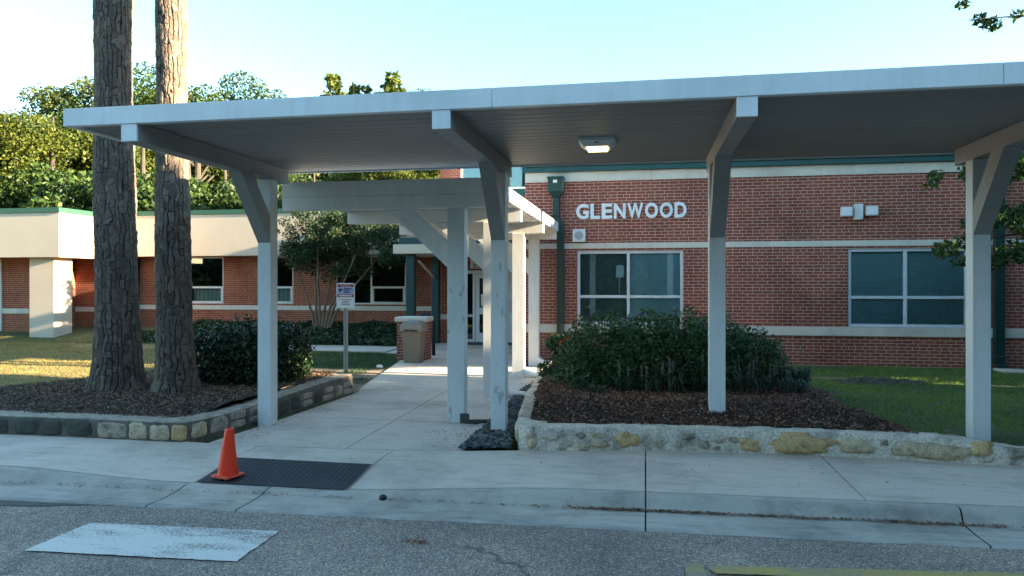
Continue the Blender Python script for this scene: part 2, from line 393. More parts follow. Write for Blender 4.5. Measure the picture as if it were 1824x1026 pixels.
SC.cycles.max_bounces = 8; SC.cycles.transparent_max_bounces = 12; SC.cycles.use_denoising = True

# ------------------------------------------------------------------ ground, road, pavements
def kerbY(x): return 6.26+.035*x
def ramp_dip(x): return -.085*smooth01((x+6.2)/1.9)*(1-smooth01((x+2.75)/2.2))
def ground_h(x, y):
    road = -.40
    lawn = .0
    if x > -1.5: lawn = .15-.09*smooth01((y-11)/4)+.02*nz(x, y, .8)
    else: lawn = -.02+.26*smooth01((y-19.4)/2.5)*smooth01((-6.5-x)/1.0)+.10*smooth01((-8-x)/4)*(1-smooth01((y-10)/5))+.015*nz(x, y, .7)
    t = smooth01((y-(8.02 if x > -1.5 else 7.05))/.55)
    if x > 4.0: t = smooth01((y-(8.02+.04*(x-4)))/.4)
    return road+(lawn-road)*t
xs = np.concatenate([np.linspace(-150, -24, 16), np.linspace(-22, 14, 145), np.linspace(16, 120, 16)])
ys = np.concatenate([np.linspace(-90, 4, 12), np.linspace(5.5, 27, 100), np.linspace(29, 200, 18)])
V = [(x, y, ground_h(x, y)) for y in ys for x in xs]; nx = len(xs)
F = [[j*nx+i, j*nx+i+1, (j+1)*nx+i+1, (j+1)*nx+i] for j in range(len(ys)-1) for i in range(nx-1)]
FI = []
for f in F:
    cx = sum(V[k][0] for k in f)/4; cy = sum(V[k][1] for k in f)/4
    FI.append(1 if (cx < -7.2 and 8 < cy < 19.5) else (2 if (-6.3 < cx < -4.6 and 10.8 < cy < 14.6) else 0))
struct(link('ground', mesh_from('ground', np.array(V), F, [M['ground'], M['dry_turf'], M['bare']], FI, True)), 'grassy ground around the school', 'ground')

def strip(name, xs, prof, mats, idx=None, smooth=False):
    """prof(x) -> list of (y,z) across the strip"""
    P = [prof(x) for x in xs]; n = len(P[0])
    V = [(x, y, z) for x, p in zip(xs, P) for y, z in p]
    F = [[i*n+j, (i+1)*n+j, (i+1)*n+j+1, i*n+j+1] for i in range(len(xs)-1) for j in range(n-1)]
    I = [idx[j] if idx else 0 for i in range(len(xs)-1) for j in range(n-1)]
    return mesh_from(name, np.array(V), F, mats, I, smooth)
ROADZ = -.135
def road_edge(x): return kerbY(x)-.60
rx = np.concatenate([np.linspace(-90, -10, 12), np.linspace(-9, 8, 120), np.linspace(9, 90, 12)])
me = strip('road', rx, lambda x: [(-3.2, ROADZ-.01)]+[(y, ROADZ+.004*nz(x, y, 1.3)) for y in np.linspace(-2.8, 5, 9)]+[(road_edge(x)+.02*nz(x, 3, 2.3)+.012*nz(x, 9, 9), ROADZ+.003), (road_edge(x)+.02, ROADZ-.05)], [M['asphalt']])
struct(link('road', me), 'worn grey asphalt driveway in front of the kerb', 'road')
# darker tar strip by the gutter at the left
xs_ = np.linspace(-9, -4.45, 40)
me = strip('road_patch', xs_, lambda x: [(road_edge(x)-.14*smooth01((-4.4-x)/.9)+.025*nz(x, 1, 3), ROADZ+.0075), (road_edge(x)-.012, ROADZ+.0075)], [M['asphalt_patch']])
struct(link('road_patch', me), 'dark tar patch along the gutter at the left', 'road patch')
# kerb + gutter: segments with narrow open joints
def kerb_prof(x):
    y = kerbY(x); dz = ramp_dip(x); k = 1-min(1, -dz/.085)*.8
    top = dz; face = .075+.05*(1-k)
    zg = ROADZ+.02
    pr = [(y+.012, top-.004), (y-.03, top-.001), (y-.07, top-.008)]
    for t in (.15, .35, .6, .85, 1):
        pr.append((y-.07-face*t, top-.008+(zg-top+.008)*smooth01(t)))
    pr += [(y-.35, zg-.008), (road_edge(x)+.012, ROADZ+.012), (road_edge(x)+.004, ROADZ-.06)]
    return pr
cuts = [-60, -30, -12, -8.2, -4.16, -3.35, 0.0, 2.43, 5.5, 9, 30, 60]
Vs, Fs = [], []
for a, b_ in zip(cuts[:-1], cuts[1:]):
    xs_ = np.linspace(a+.006, b_-.006, max(3, int((b_-a)/.12) if abs(a) < 13 else 8)); P = [kerb_prof(x) for x in xs_]; n = len(P[0]); o0 = len(Vs)
    Vs += [(x, y+.002*nz(x, y, 6), z+.003*nz(x, y, 5)) for x, p in zip(xs_, P) for y, z in p]
    Fs += [[o0+i*n+j+1, o0+(i+1)*n+j+1, o0+(i+1)*n+j, o0+i*n+j] for i in range(len(xs_)-1) for j in range(n-1)]
me = mesh_from('kerb', np.array(Vs), Fs, [M['concrete_kerb']], None, True)
struct(link('kerb', me), 'rolled concrete kerb and gutter along the driveway', 'kerb')
me = strip('kerb_bed', np.linspace(-60, 60, 240), lambda x: [(kerbY(x)+.3, min(ramp_dip(x), 0)-.03), (kerbY(x)-.02, ramp_dip(x)-.03), (kerbY(x)-.2, ROADZ-.02), (road_edge(x), ROADZ-.02)], [M['joint']])
struct(link('kerb_bed', me), 'dirt packed in the joints beneath kerb and sidewalk', 'soil')

def side_back(x):
    pts = [(-60, 7.3), (-9, 7.32), (-5.05, 7.36), (-4.1, 7.26), (-2.6, 7.38), (-1.88, 7.47), (-1.3, 7.60), (0, 7.86), (1.85, 7.95), (3.6, 7.95), (60, 9.5)]
    for (a, ya), (b_, yb) in zip(pts[:-1], pts[1:]):
        if a <= x <= b_: return ya+(yb-ya)*(x-a)/(b_-a)
    return 7.3
def side_z(x, y):
    t = (y-kerbY(x))/.85
    return ramp_dip(x)*(1-smooth01(t))
def slab(x0, x1, ylo, yhi, zf, V, F, gap=.006, nxs=10, nys=8, thick=.05):
    """a slab with a small rounded arris, its top following zf(x,y)"""
    o0 = len(V); X = np.linspace(x0+gap, x1-gap, nxs); T = np.linspace(0, 1, nys)
    for x in X:
        a, b_ = ylo(x)+gap, yhi(x)-gap
        for t in T: y = a+(b_-a)*t; V.append((x, y, zf(x, y)))
    F += [[o0+i*nys+j, o0+(i+1)*nys+j, o0+(i+1)*nys+j+1, o0+i*nys+j+1] for i in range(nxs-1) for j in range(nys-1)]
    rim = [i*nys for i in range(nxs)]+[(nxs-1)*nys+j for j in range(1, nys)]+[i*nys+nys-1 for i in range(nxs-2, -1, -1)]+[j for j in range(nys-2, 0, -1)]
    o1 = len(V)
    for r in rim: p = V[o0+r]; V.append((p[0], p[1], p[2]-thick))
    n = len(rim)
    F += [[o0+rim[k], o1+k, o1+(k+1) % n, o0+rim[(k+1) % n]] for k in range(n)]
V, F = [], []
sx = [-60, -30, -15, -11.6, -9.2, -6.85, -4.12, -2.62, 0.0, 1.76, 3.9, 6.5, 9, 15, 30, 60]
for a, b_ in zip(sx[:-1], sx[1:]):
    if abs(a+4.12) < .01:   # the ramp slab stops behind the tactile mat
        slab(a, b_, lambda x: 6.80, side_back, side_z, V, F)
        slab(a, b_, lambda x: kerbY(x)+.020, lambda x: 6.80, lambda x, y: side_z(x, y)-.004, V, F)
    else:
        slab(a, b_, lambda x: kerbY(x)+.020, side_back, side_z, V, F, nxs=24 if abs(a) < 12 else 6)
struct(link('sidewalk', mesh_from('sidewalk', np.array(V), F, [M['concrete']])), 'pale concrete sidewalk slabs along the kerb', 'sidewalk')
# entrance walkway: two columns of slabs running back to the doors
V, F = [], []
def wl(y):   # left edge
    pts = [(7.2, -4.78), (8.9, -4.66), (11.2, -4.60), (11.8, -4.78), (15.6, -5.48), (17.6, -5.9), (17.9, -6.6), (30, -6.6)]
    for (a, xa), (b_, xb) in zip(pts[:-1], pts[1:]):
        if a <= y <= b_: return xa+(xb-xa)*(y-a)/(b_-a)
    return -4.78
def wr(y): return -1.88-.010*(y-7.4)
def wmid(y): return -3.15-.02*(y-7.4)
yj = [7.46, 9.0, 10.25, 11.5, 12.7, 13.95, 15.4, 16.9, 18.2, 19.7, 21.6]
for k, (a, b_) in enumerate(zip(yj[:-1], yj[1:])):
    for L_, R_ in ((wl, wmid), (wmid, wr if b_ < 16 else (lambda y: -2.62))):
        o0 = len(V); ny_, nx_ = 6, 8; g = .008
        for j in range(ny_):
            y = a+g+(b_-a-2*g)*j/(ny_-1)
            if k == 0: lo = None
            for i in range(nx_):
                x = L_(y)+g+(R_(y)-L_(y)-2*g)*i/(nx_-1)
                yy = y if k else (side_back(x)+g+(b_-side_back(x)-2*g)*j/(ny_-1))
                V.append((x, yy, .001+.003*nz(x, yy, 2)))
        F += [[o0+j*nx_+i, o0+j*nx_+i+1, o0+(j+1)*nx_+i+1, o0+(j+1)*nx_+i] for j in range(ny_-1) for i in range(nx_-1)]
        rim = [i for i in range(nx_)]+[(j+1)*nx_-1 for j in range(1, ny_)]+[(ny_-1)*nx_+i for i in range(nx_-2, -1, -1)]+[j*nx_ for j in range(ny_-2, 0, -1)]
        o1 = len(V); V += [(V[o0+r][0], V[o0+r][1], V[o0+r][2]-.05) for r in rim]; n = len(rim)
        F += [[o0+rim[q], o1+q, o1+(q+1) % n, o0+rim[(q+1) % n]] for q in range(n)]
struct(link('walkway', mesh_from('walkway', np.array(V), F, [M['concrete']])), 'concrete walkway leading back to the school doors', 'walkway')
MBj = MB()
MBj.add([(-4.7, 7.2, -.016), (-1.95, 7.4, -.016), (-1.98, 15.9, -.016), (-2.65, 21.5, -.016), (-6.5, 21.5, -.016), (-5.4, 15.6, -.016), (-4.55, 11.3, -.016)], [[0, 1, 2, 3, 4, 5, 6]])
struct(MBj.build('walkway_bed', M['joint']), 'dirt in the joints under the walkway', 'soil')
# cross path in front of the ivy
V = []; n = 40
for i in range(n):
    x = -12.2+i*(12.2-6.65)/(n-1); yy = 18.0+.25*math.sin((x+14)*.35); V += [(x, yy, .012), (x, yy+1.45, .012), (x, yy, -.1), (x, yy+1.45, -.1)]
F = [[4*i, 4*i+4, 4*i+5, 4*i+1] for i in range(n-1)]+[[4*i+2, 4*i+6, 4*i+4, 4*i] for i in range(n-1)]
struct(link('path', mesh_from('path', np.array(V), F, [M['concrete']])), 'narrow concrete path passing before the ivy bed', 'path')
# painted markings
def G(px, py, z=0.0):
    a = R(10.37); d = 1300*(1.75-z)/(py-507); u = (px-912)/1300*d
    return (u*math.cos(a)-d*math.sin(a), u*math.sin(a)+d*math.cos(a))
zr = ROADZ+.010
def quad_sheet(name, pts, z, mat, label, cat, n=48):
    p = [np.array(q) for q in pts]; V = []
    for j in range(n):
        for i in range(n):
            s, t = i/(n-1), j/(n-1)
            q = (p[0]*(1-s)+p[1]*s)*(1-t)+(p[3]*(1-s)+p[2]*s)*t
            V.append((q[0]+.012*nz(q[0], q[1], 14)+.010*nz(q[0], q[1], 45), q[1]+.008*nz(q[0], q[1], 12, 3)+.007*nz(q[0], q[1], 40, 5), z))
    F = [[j*n+i, (j+1)*n+i, (j+1)*n+i+1, j*n+i+1] for j in range(n-1) for i in range(n-1)]
    return struct(link(name, mesh_from(name, np.array(V), F, [mat])), label, cat)
quad_sheet('road_marking', [G(160, 931, zr), G(497, 946, zr), G(420, 1000, zr), G(44, 980, zr)], zr, M['bar_paint'], 'worn white painted bar on the asphalt', 'road marking')
quad_sheet('road_marking', [G(1262, 1008, zr), G(1824, 1021, zr), G(1824, 1040, zr), G(1272, 1022, zr)], zr+.003, M['yellow_paint'], 'faded yellow painted line along the driveway', 'road marking')
quad_sheet('road_marking', [G(1221, 1003, zr), G(1253, 1004, zr), G(1290, 1150, zr), G(1226, 1150, zr)], zr, M['yellow_paint'], 'faded yellow painted stripe running toward the road', 'road marking')

# tactile mat
mb = MB(); x0, x1, y0, y1 = -4.10, -2.64, 6.13, 6.79
def mz(x, y): return side_z(x, y)+.006
n, m_ = 13, 7
mb.add([(x0+(x1-x0)*i/(n-1), y0+(y1-y0)*j/(m_-1), mz(x0+(x1-x0)*i/(n-1), y0+(y1-y0)*j/(m_-1))) for j in range(m_) for i in range(n)],
       [[j*n+i, j*n+i+1, (j+1)*n+i+1, (j+1)*n+i] for j in range(m_-1) for i in range(n-1)])
for i in range(25):
    for j in range(11):
        if abs(i-12) < 1 and False: continue
        cx, cy = x0+.045+i*.0571, y0+.04+j*.058; zz = mz(cx, cy)-.001
        vs = [(cx+r*math.cos(k*math.pi/4), cy+r*math.sin(k*math.pi/4), zz+h) for r, h in ((.014, 0), (.009, .006)) for k in range(8)]
        mb.add(vs, [[k, (k+1) % 8, 8+(k+1) % 8, 8+k] for k in range(8)]+[[8+k for k in range(8)]])
mo = mb.build('tactile_mat', M['mat_black'], None, (x0, y0, -.08)); tag(mo, 'black studded tactile paving panel set into the kerb ramp', 'tactile paving')

# ------------------------------------------------------------------ traffic cone
cx, cy = -3.88, 6.30; cz = mz(cx, cy)+.006
cone = thing('traffic_cone', 'bright orange plastic traffic cone standing on the black tactile paving', 'traffic cone', (cx, cy, cz))
mb = MB(); n = 40
prof = [(.098, .022), (.094, .045), (.087, .10), (.076, .18), (.063, .27), (.050, .37), (.041, .44), (.038, .453), (.032, .457), (.028, .45), (.026, .36)]
vs = [((r*math.cos(2*math.pi*j/n)+.014*(z/.44)**2)+cx, cy+r*math.sin(2*math.pi*j/n)*.98, cz+z) for r, z in prof for j in range(n)]
mb.add(vs, [[k*n+j, k*n+(j+1) % n, (k+1)*n+(j+1) % n, (k+1)*n+j] for k in range(len(prof)-1) for j in range(n)])
mb.build('cone_body', M['orange'], cone, smooth=True)
mb = MB(); q = []
for sx_, sy_ in ((1, -1), (1, 1), (-1, 1), (-1, -1)):
    for k in range(5):
        a = {(1, -1): -90, (1, 1): 0, (-1, 1): 90, (-1, -1): 180}[(sx_, sy_)]+k*22.5
        q.append((sx_*.088+.026*math.cos(R(a)), sy_*.088+.026*math.sin(R(a))))
ca, sa = math.cos(R(-14)), math.sin(R(-14)); q = [(cx+x*ca-y*sa, cy+x*sa+y*ca) for x, y in q]
mb.prism(q, 'z', cz+.008, cz+.026)
for x, y in ((-.08, -.095), (0, -.10), (.08, -.095), (-.08, .095), (.08, .095)):
    X, Y = cx+x*ca-y*sa, cy+x*sa+y*ca; mb.box(X-.016, X+.016, Y-.012, Y+.012, cz, cz+.0085)
mb.build('cone_base', M['orange_pale'], cone, bevel=.003)

# ------------------------------------------------------------------ front canopy
FY, BY = 5.95, 9.08; ZB, ZT = 3.228, 3.392; XL, XR = -5.35, 7.4
PX = [-4.67, -1.70, .785, 3.455, 6.1]; PW = .0875
PB = [-.01, .03, .34, .09, .05]
can = thing('walkway_canopy', 'long flat white bus canopy on braced white posts along the sidewalk', 'canopy', (-.6, 8.45, 0))
mb = MB()   # roof deck with a ribbed underside
ny_ = 19; prof = []
for k in range(ny_):
    y = FY+.07+(BY-FY-.09)*k/ny_; wd = (BY-FY-.09)/ny_
    prof += [(y, ZB+.022), (y+.008, ZB+.029), (y+.016, ZB+.022)]
prof += [(BY-.02, ZB+.022), (BY-.02, ZT-.02), (FY+.07, ZT-.02)]
mb.prism(prof, 'x', XL+.06, XR-.06)
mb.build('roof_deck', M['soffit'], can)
mb = MB()
for a, b_ in ((XL, -1.262), (-1.258, 2.6), (2.604, XR)): mb.box(a, b_, FY, FY+.07, ZB, ZT)
mb.build('fascia', M['roof_white'], can, bevel=.004)
for a in (XL, XR-.055): B(a, a+.055, FY+.072, BY, ZB+.002, ZT-.002).build('end_fascia', M['roof_white'], can, bevel=.003)
B(XL+.057, XR-.057, BY-.018, BY, ZB+.004, ZT-.004).build('gutter', M['roof_white'], can, bevel=.003)
for i, x in enumerate(PX):
    wmat = M['white_worn'] if i == 1 else M['white']
    B(x-PW, x+PW, 8.38, 8.555, PB[i]-.06, 3.066).build('post', wmat, can, bevel=.006)
    bo = B(x-.078, x+.078, FY+.034, 8.86, 3.07, ZB+.018).build('beam', M['shaded_white'], can, bevel=.004)
    B(x-.080, x+.080, FY+.010, FY+.0335, 3.068, ZB-.001).build('lit_beam_end', M['roof_white'], bo, bevel=.003)  # beam end kept white as its lit face, against the shade-coloured sides
    mb = MB(); y0 = 8.378; bt = 3.068
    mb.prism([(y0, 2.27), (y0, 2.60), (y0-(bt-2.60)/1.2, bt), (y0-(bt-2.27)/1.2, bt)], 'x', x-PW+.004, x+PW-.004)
    mb.build('brace', M['shaded_white'], can, bevel=.004)
# lamp under the canopy
lx, ly = -.49, 7.62
lp = thing('ceiling_light', 'square white canopy light fixture glowing under the roof', 'light fixture', (lx, ly, ZB))
mb = MB(); a, b_ = .185, .125; z1, z0 = ZB+.02, ZB-.062
mb.add([(lx-a, ly-a, z1), (lx+a, ly-a, z1), (lx+a, ly+a, z1), (lx-a, ly+a, z1), (lx-a, ly-a, z1-.03), (lx+a, ly-a, z1-.03), (lx+a, ly+a, z1-.03), (lx-a, ly+a, z1-.03),
        (lx-b_, ly-b_, z0), (lx+b_, ly-b_, z0), (lx+b_, ly+b_, z0), (lx-b_, ly+b_, z0)],
       [[0, 1, 5, 4], [1, 2, 6, 5], [2, 3, 7, 6], [3, 0, 4, 7], [4, 5, 9, 8], [5, 6, 10, 9], [6, 7, 11, 10], [7, 4, 8, 11], [8, 9, 10, 11]])
mb.build('housing', M['box_white'], lp, bevel=.004)
mb = MB().box(lx-.105, lx+.105, ly-.10, ly+.10, z0-.012, z0-.002)
for k in range(7): mb.box(lx-.098+k*.030, lx-.080+k*.030, ly-.095, ly+.095, z0-.022, z0-.0125)
mb.build('lens', M['lamp'], lp)
B(lx-.02, lx+.02, ly-.17, ly-.16, ZB-.035, ZB-.024).build('sensor', M['sign_red'], lp)

# ------------------------------------------------------------------ entrance canopy over the walkway
c2 = thing('walkway_canopy', 'lower white canopy with slanted braces running back to the entrance doors', 'canopy', (-2.37, 8.95, 0))
AX0, AX1, AY0, AY1 = -4.72, -1.86, 8.93, 15.75; AZ0, AZ1 = 2.905, 3.095
P2 = [9.07, 11.15, 13.66, 15.62]
mb = MB(); prof = []
nk = 14
for k in range(nk):
    x = AX0+.06+(AX1-AX0-.12)*k/nk; prof += [(x, AZ0+.03), (x+.012, AZ0+.046), (x+.024, AZ0+.03)]
prof += [(AX1-.06, AZ0+.03), (AX1-.06, AZ1-.02), (AX0+.06, AZ1-.02)]
mb.prism([(x, z) for x, z in prof], 'y', AY0+.06, AY1-.04); mb.build('roof_deck', M['white_bounce'], c2)
B(AX0, AX1, AY0, AY0+.055, AZ0, AZ1).build('fascia', M['white_bounce'], c2, bevel=.004)
B(AX1-.055, AX1, AY0+.057, AY1, AZ0, AZ1).build('fascia', M['roof_white'], c2, bevel=.004)
B(AX0, AX0+.055, AY0+.057, AY1, AZ0, AZ1).build('fascia', M['roof_white'], c2, bevel=.004)
for i, y in enumerate(P2):
    bx0, bx1 = AX0-.0+.0, AX1-.03
    yb0 = AY0+.002 if i == 0 else y-.07
    B(bx0, bx1, yb0, yb0+.14, 2.725, AZ0-.003 if i == 0 else AZ0+.028).build('beam', M['white_bounce'], c2, bevel=.004)
    B(-2.37-.112, -2.37+.112, y-.09, y+.09, -.02, 2.722).build('post', M['white_worn'] if i == 0 else M['white_bounce'], c2, bevel=.006)
    mb = MB(); zt = 2.722; xp = -2.484
    mb.prism([(xp, 1.97), (xp, 2.29), (xp-.47, zt), (xp-.80, zt)], 'y', y-.075, y+.075); mb.build('brace', M['white_bounce'], c2, bevel=.004)
for k, (x, y) in enumerate(((-2.24, 11.2), (-2.24, 13.62), (-2.24, 15.55))):   # bent outlets at the post feet
    mb = MB(); dx = .62 if k == 0 else .5
    mb.tube([(x-.02, y, .16), (x+.03, y-.01, .10), (x+.12, y-.03, .065), (x+.3, y-.06, .05), (x+dx, y-.16, .035)], [.05, .055, .06, .06, .055], 10)
    o = mb.build('drain_outlet', M['white_bounce'], None, (x, y, 0), smooth=True)
    tag(o, ['pale bent drain spout lying on the slate strip by the second post', 'pale drain spout at the foot of the third walkway post', 'pale drain spout at the last walkway post by the brick corner'][k], 'drain spout', 'drain spouts at the walkway posts')
mb = MB().box(-2.30, -2.19, 8.93, 8.975, .0, .12).box(-2.21, -2.06, 8.90, 8.99, .001, .03); mb.tube([(-2.2, 8.96, .02), (-1.9, 9.05, .025), (-1.72, 9.0, .02)], [.03, .02, .012], 7)
tag(mb.build('drain_outlet', M['stone_dark'], None, (-2.2, 8.95, 0)), 'broken dark drain stub at the foot of the nearest walkway post', 'drain spout', 'drain spouts at the walkway posts')

# ------------------------------------------------------------------ brick block with the school name
WY = 16.15
def px2(px, py, Y):
    a = R(10.37); t = (px-912)/1300; d = Y/(t*math.sin(a)+math.cos(a))
    return d*(t*math.cos(a)-math.sin(a)), 1.75-(py-507)/1300*d
main = thing('brick_building', 'red brick school block carrying the white name letters', 'building', (3, WY, 0))
BX0, BX1 = -2.655, 13.0
wins = []
w1x0, _ = px2(1028, 447, WY); w1x1, _ = px2(1217, 447, WY); w2x0, _ = px2(1511, 447, WY); w2x1 = w2x0+(w1x1-w1x0)
ZWB, ZWT = .872, 2.495
wins = [(w1x0, w1x1, ZWB, ZWT), (w2x0, w2x1, ZWB, ZWT), (8.9, 8.9+w1x1-w1x0, ZWB, ZWT)]
mb = wall_x(MB(), WY, WY+.30, BX0, BX1, -.15, 4.03, wins)
mb.box(BX0, BX0+.30, WY+.30, 21.4, -.15, 4.03); mb.box(BX1-.3, BX1, WY+.30, 24, -.15, 4.03)
mb.build('wall', M['brick'], main)
def course(z0, z1, proud, segs, holes=(), mat=M['stone_trim'], name='stone_course'):
    mb = MB()
    for a, b_ in segs:
        mb.box(a+.002, b_-.002, WY-proud, WY+.02, z0, z1)
    return mb.build(name, mat, main, bevel=.003)
def seglist(a, b_, n0, w):
    xs = [a]; x = n0
    while x < b_: xs.append(x) if x > a+.1 else None; x += w
    xs.append(b_); return list(zip(xs[:-1], xs[1:]))
course(2.545, 2.665, .018, seglist(BX0, BX1, -2.0, 1.13))
course(.685, .868, .035, seglist(BX0, BX1, -1.95, 1.13))
course(4.03, 4.245, .025, seglist(BX0, BX1, -2.2, 1.16))
mb = MB().box(BX0-.05, BX1, WY-.10, WY+.3, 4.247, 4.36).box(BX0-.08, BX1, WY-.14, WY+.3, 4.362, 4.56); mb.box(BX0-.05, BX0+.25, WY+.3, 21.4, 4.247, 4.56)
mb.build('roof_edge', M['teal_gutter'], main, bevel=.006)
B(px2(1465, 400, WY)[0]-.006, px2(1465, 400, WY)[0]+.006, WY-.002, WY+.01, -.1, 4.03).build('control_joint', M['brick_wing'], main)
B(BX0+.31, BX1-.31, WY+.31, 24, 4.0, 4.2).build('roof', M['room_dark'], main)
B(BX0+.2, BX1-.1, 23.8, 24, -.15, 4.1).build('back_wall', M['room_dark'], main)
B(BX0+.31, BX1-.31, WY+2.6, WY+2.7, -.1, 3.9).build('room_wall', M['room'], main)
def window(parent, x0, x1, z0, z1, y, mx, tz, fr, glass, frame_mat, blinds, name='window'):
    """mx: mullion xs, tz: transom z; frame > panes > blinds"""
    mb = MB(); d0, d1 = y+.03, y+.11
    mb.box(x0, x1, d0, d1, z1-fr, z1).box(x0, x1, d0, d1, z0, z0+fr).box(x0, x0+fr, d0, d1, z0+fr, z1-fr).box(x1-fr, x1, d0, d1, z0+fr, z1-fr)
    xe = [x0+fr]+[v for m in mx for v in (m-fr/2, m+fr/2)]+[x1-fr]
    for m in mx: mb.box(m-fr/2, m+fr/2, d0+.004, d1, z0+fr, z1-fr)
    ze = [z0+fr, z1-fr]
    if tz:
        ze = [z0+fr, tz-fr/2, tz+fr/2, z1-fr]
        for k in range(0, len(xe), 2): mb.box(xe[k], xe[k+1], d0+.008, d1, tz-fr/2, tz+fr/2)
    wo = mb.build(name, frame_mat, parent, bevel=.003)
    mb = MB()
    for k in range(0, len(xe), 2):
        for j in range(0, len(ze), 2): mb.box(xe[k]-.003, xe[k+1]+.003, d0+.045, d0+.051, ze[j]-.003, ze[j+1]+.003)
    mb.build('pane', glass, wo)
    for (bx0, bx1, bz0, bz1, bm) in blinds:
        mb = MB(); z = bz1
        while z > bz0:
            mb.add([(bx0, y+.135, z), (bx1, y+.135, z), (bx1, y+.115, z-.027), (bx0, y+.115, z-.027)], [[0, 3, 2, 1]]); z -= .025
        mb.build('blind', bm, wo)
    return wo
mxa = px2(1119, 500, WY)[0]; tza = 1.487
window(main, *wins[0], WY, [mxa], tza, .062, M['glass'], M['alum'], [(wins[0][0]+.05, mxa, ZWB+.05, ZWT-.03, M['dark_blind']), (mxa, wins[0][1]-.05, 1.02, ZWT-.03, M['blind'])])
mxb = px2(1614, 500, WY)[0]
window(main, *wins[1], WY, [mxb], tza, .062, M['glass'], M['alum'], [(wins[1][0]+.05, wins[1][1]-.05, ZWB+.03, ZWT-.03, M['blind'])])
window(main, *wins[2], WY, [9.9], tza, .062, M['glass'], M['alum'], [(wins[2][0]+.05, wins[2][1]-.05, ZWB+.03, ZWT-.03, M['blind'])])

def text_mesh(body, size, x, z, y, depth, mat, name, parent, bold=.0, align='LEFT', sx=1.0, width=None, normal_rot=None, loc=None):
    cu = bpy.data.curves.new(name, 'FONT'); cu.body = body; cu.size = size; cu.extrude = depth/2; cu.offset = bold; cu.align_x = align; cu.resolution_u = 4
    ob = bpy.data.objects.new('tmp', cu); C.objects.link(ob); bpy.context.view_layer.update()
    me = bpy.data.meshes.new_from_object(ob.evaluated_get(bpy.context.evaluated_depsgraph_get())); bpy.data.objects.remove(ob)
    n = len(me.vertices); a = np.zeros(n*3, dtype=np.float32); me.vertices.foreach_get('co', a); a = a.reshape(-1, 3)
    w0, w1 = a[:, 0].min(), a[:, 0].max()
    s = (width/(w1-w0)) if width else sx
    base = (w0 if align == 'LEFT' else (w0+w1)/2)
    b = np.stack([x+(a[:, 0]-base)*s, y-a[:, 2], z+a[:, 1]], 1)
    me.vertices.foreach_set('co', b.astype(np.float32).ravel()); me.materials.clear(); me.materials.append(mat); me.update(); me.name = name
    return me
# name letters: each letter its own part
sg = thing('building_name', 'raised white letters reading GLENWOOD on the red brick wall', 'lettering', (-.3, WY, 3.2))
lx0 = px2(1025.5, 388, WY)[0]; lx1 = px2(1225, 388, WY)[0]
adv = {'G': .80, 'L': .63, 'E': .68, 'N': .74, 'W': .97, 'O': .80, 'D': .74}
tot = sum(adv[c] for c in 'GLENWOOD'); x = lx0; zb0 = px2(1025, 388.3, WY)[1]; zb1 = px2(1225, 385, WY)[1]; caph = .335
for c in 'GLENWOOD':
    wd = adv[c]/tot*(lx1-lx0)
    me = text_mesh(c, caph/.70, x+.012, 3.195, WY-.02, .035, M['letter'], 'letter', None, bold=.017, width=wd-.036)
    a = np.zeros(len(me.vertices)*3, dtype=np.float32); me.vertices.foreach_get('co', a); a = a.reshape(-1, 3)
    a[:, 2] = 3.195+(a[:, 2]-a[:, 2].min())/(a[:, 2].max()-a[:, 2].min())*caph; me.vertices.foreach_set('co', a.ravel()); me.update()
    link('letter', me, sg); x += wd

# speaker, floodlight, downspouts
sx0, sz0 = px2(1032, 420, WY)
sp = thing('wall_speaker', 'small square pale loudspeaker box on the brick below the letters', 'loudspeaker', (sx0, WY, sz0))
B(sx0-.14, sx0+.14, WY-.11, WY, sz0-.14, sz0+.14).build('speaker_box', M['box_white'], sp, bevel=.008)
mb = MB(); n = 28
mb.add([(sx0+.095*math.cos(2*math.pi*k/n), WY-.113-h, sz0+.095*math.sin(2*math.pi*k/n)) for h in (-.01, .004) for k in range(n)], [[k, (k+1) % n, n+(k+1) % n, n+k] for k in range(n)]+[[n+k for k in range(n)]])
mb.build('grille', M['grille'], sp)
fx, fz = px2(1527, 378, WY)
fl = thing('floodlight', 'white twin head security floodlight on the upper brick wall', 'floodlight', (fx, WY, fz))
B(fx-.082, fx+.082, WY-.13, WY, fz-.16, fz+.16).build('junction_box', M['box_white'], fl, bevel=.006)
for s in (-1, 1):
    hx = fx+s*.245+(-.0 if s < 0 else .0); hz = fz+.01 if s > 0 else fz-.0
    mb = MB().box(hx-.105, hx+.105, WY-.20, WY-.07, hz-.095, hz+.095); mb.box(hx-.12 if s > 0 else hx+.09, hx-.09 if s > 0 else hx+.12, WY-.12, WY-.08, hz-.03, hz+.02)
    ho = mb.build('lamp_head', M['box_white'], fl, bevel=.008)
    B(hx-.088, hx+.088, WY-.204, WY-.2005, hz-.078, hz+.078).build('lens', M['letter'], ho)
dx, dz = px2(991.5, 330, WY); dx2 = px2(999.5, 500, WY)[0]
ds = thing('downspout', 'dark green downspout with a box hopper left of the letters', 'downspout', (dx2, WY, 0))
mb = MB(); yb, yf = WY-.022, WY-.25
mb.box(dx-.185, dx+.185, yf-.015, yb, 4.08, 4.125).box(dx-.165, dx+.165, yf, yb, 3.80, 4.08)
mb.add([(dx-.165, yf, 3.80), (dx+.165, yf, 3.80), (dx+.165, yb, 3.80), (dx-.165, yb, 3.80), (dx-.07, yf+.08, 3.67), (dx+.07, yf+.08, 3.67), (dx+.07, yb, 3.67), (dx-.07, yb, 3.67)],
       [[0, 1, 5, 4], [1, 2, 6, 5], [2, 3, 7, 6], [3, 0, 4, 7], [4, 5, 6, 7]])
mb.build('hopper', M['dark_green'], ds, bevel=.005)
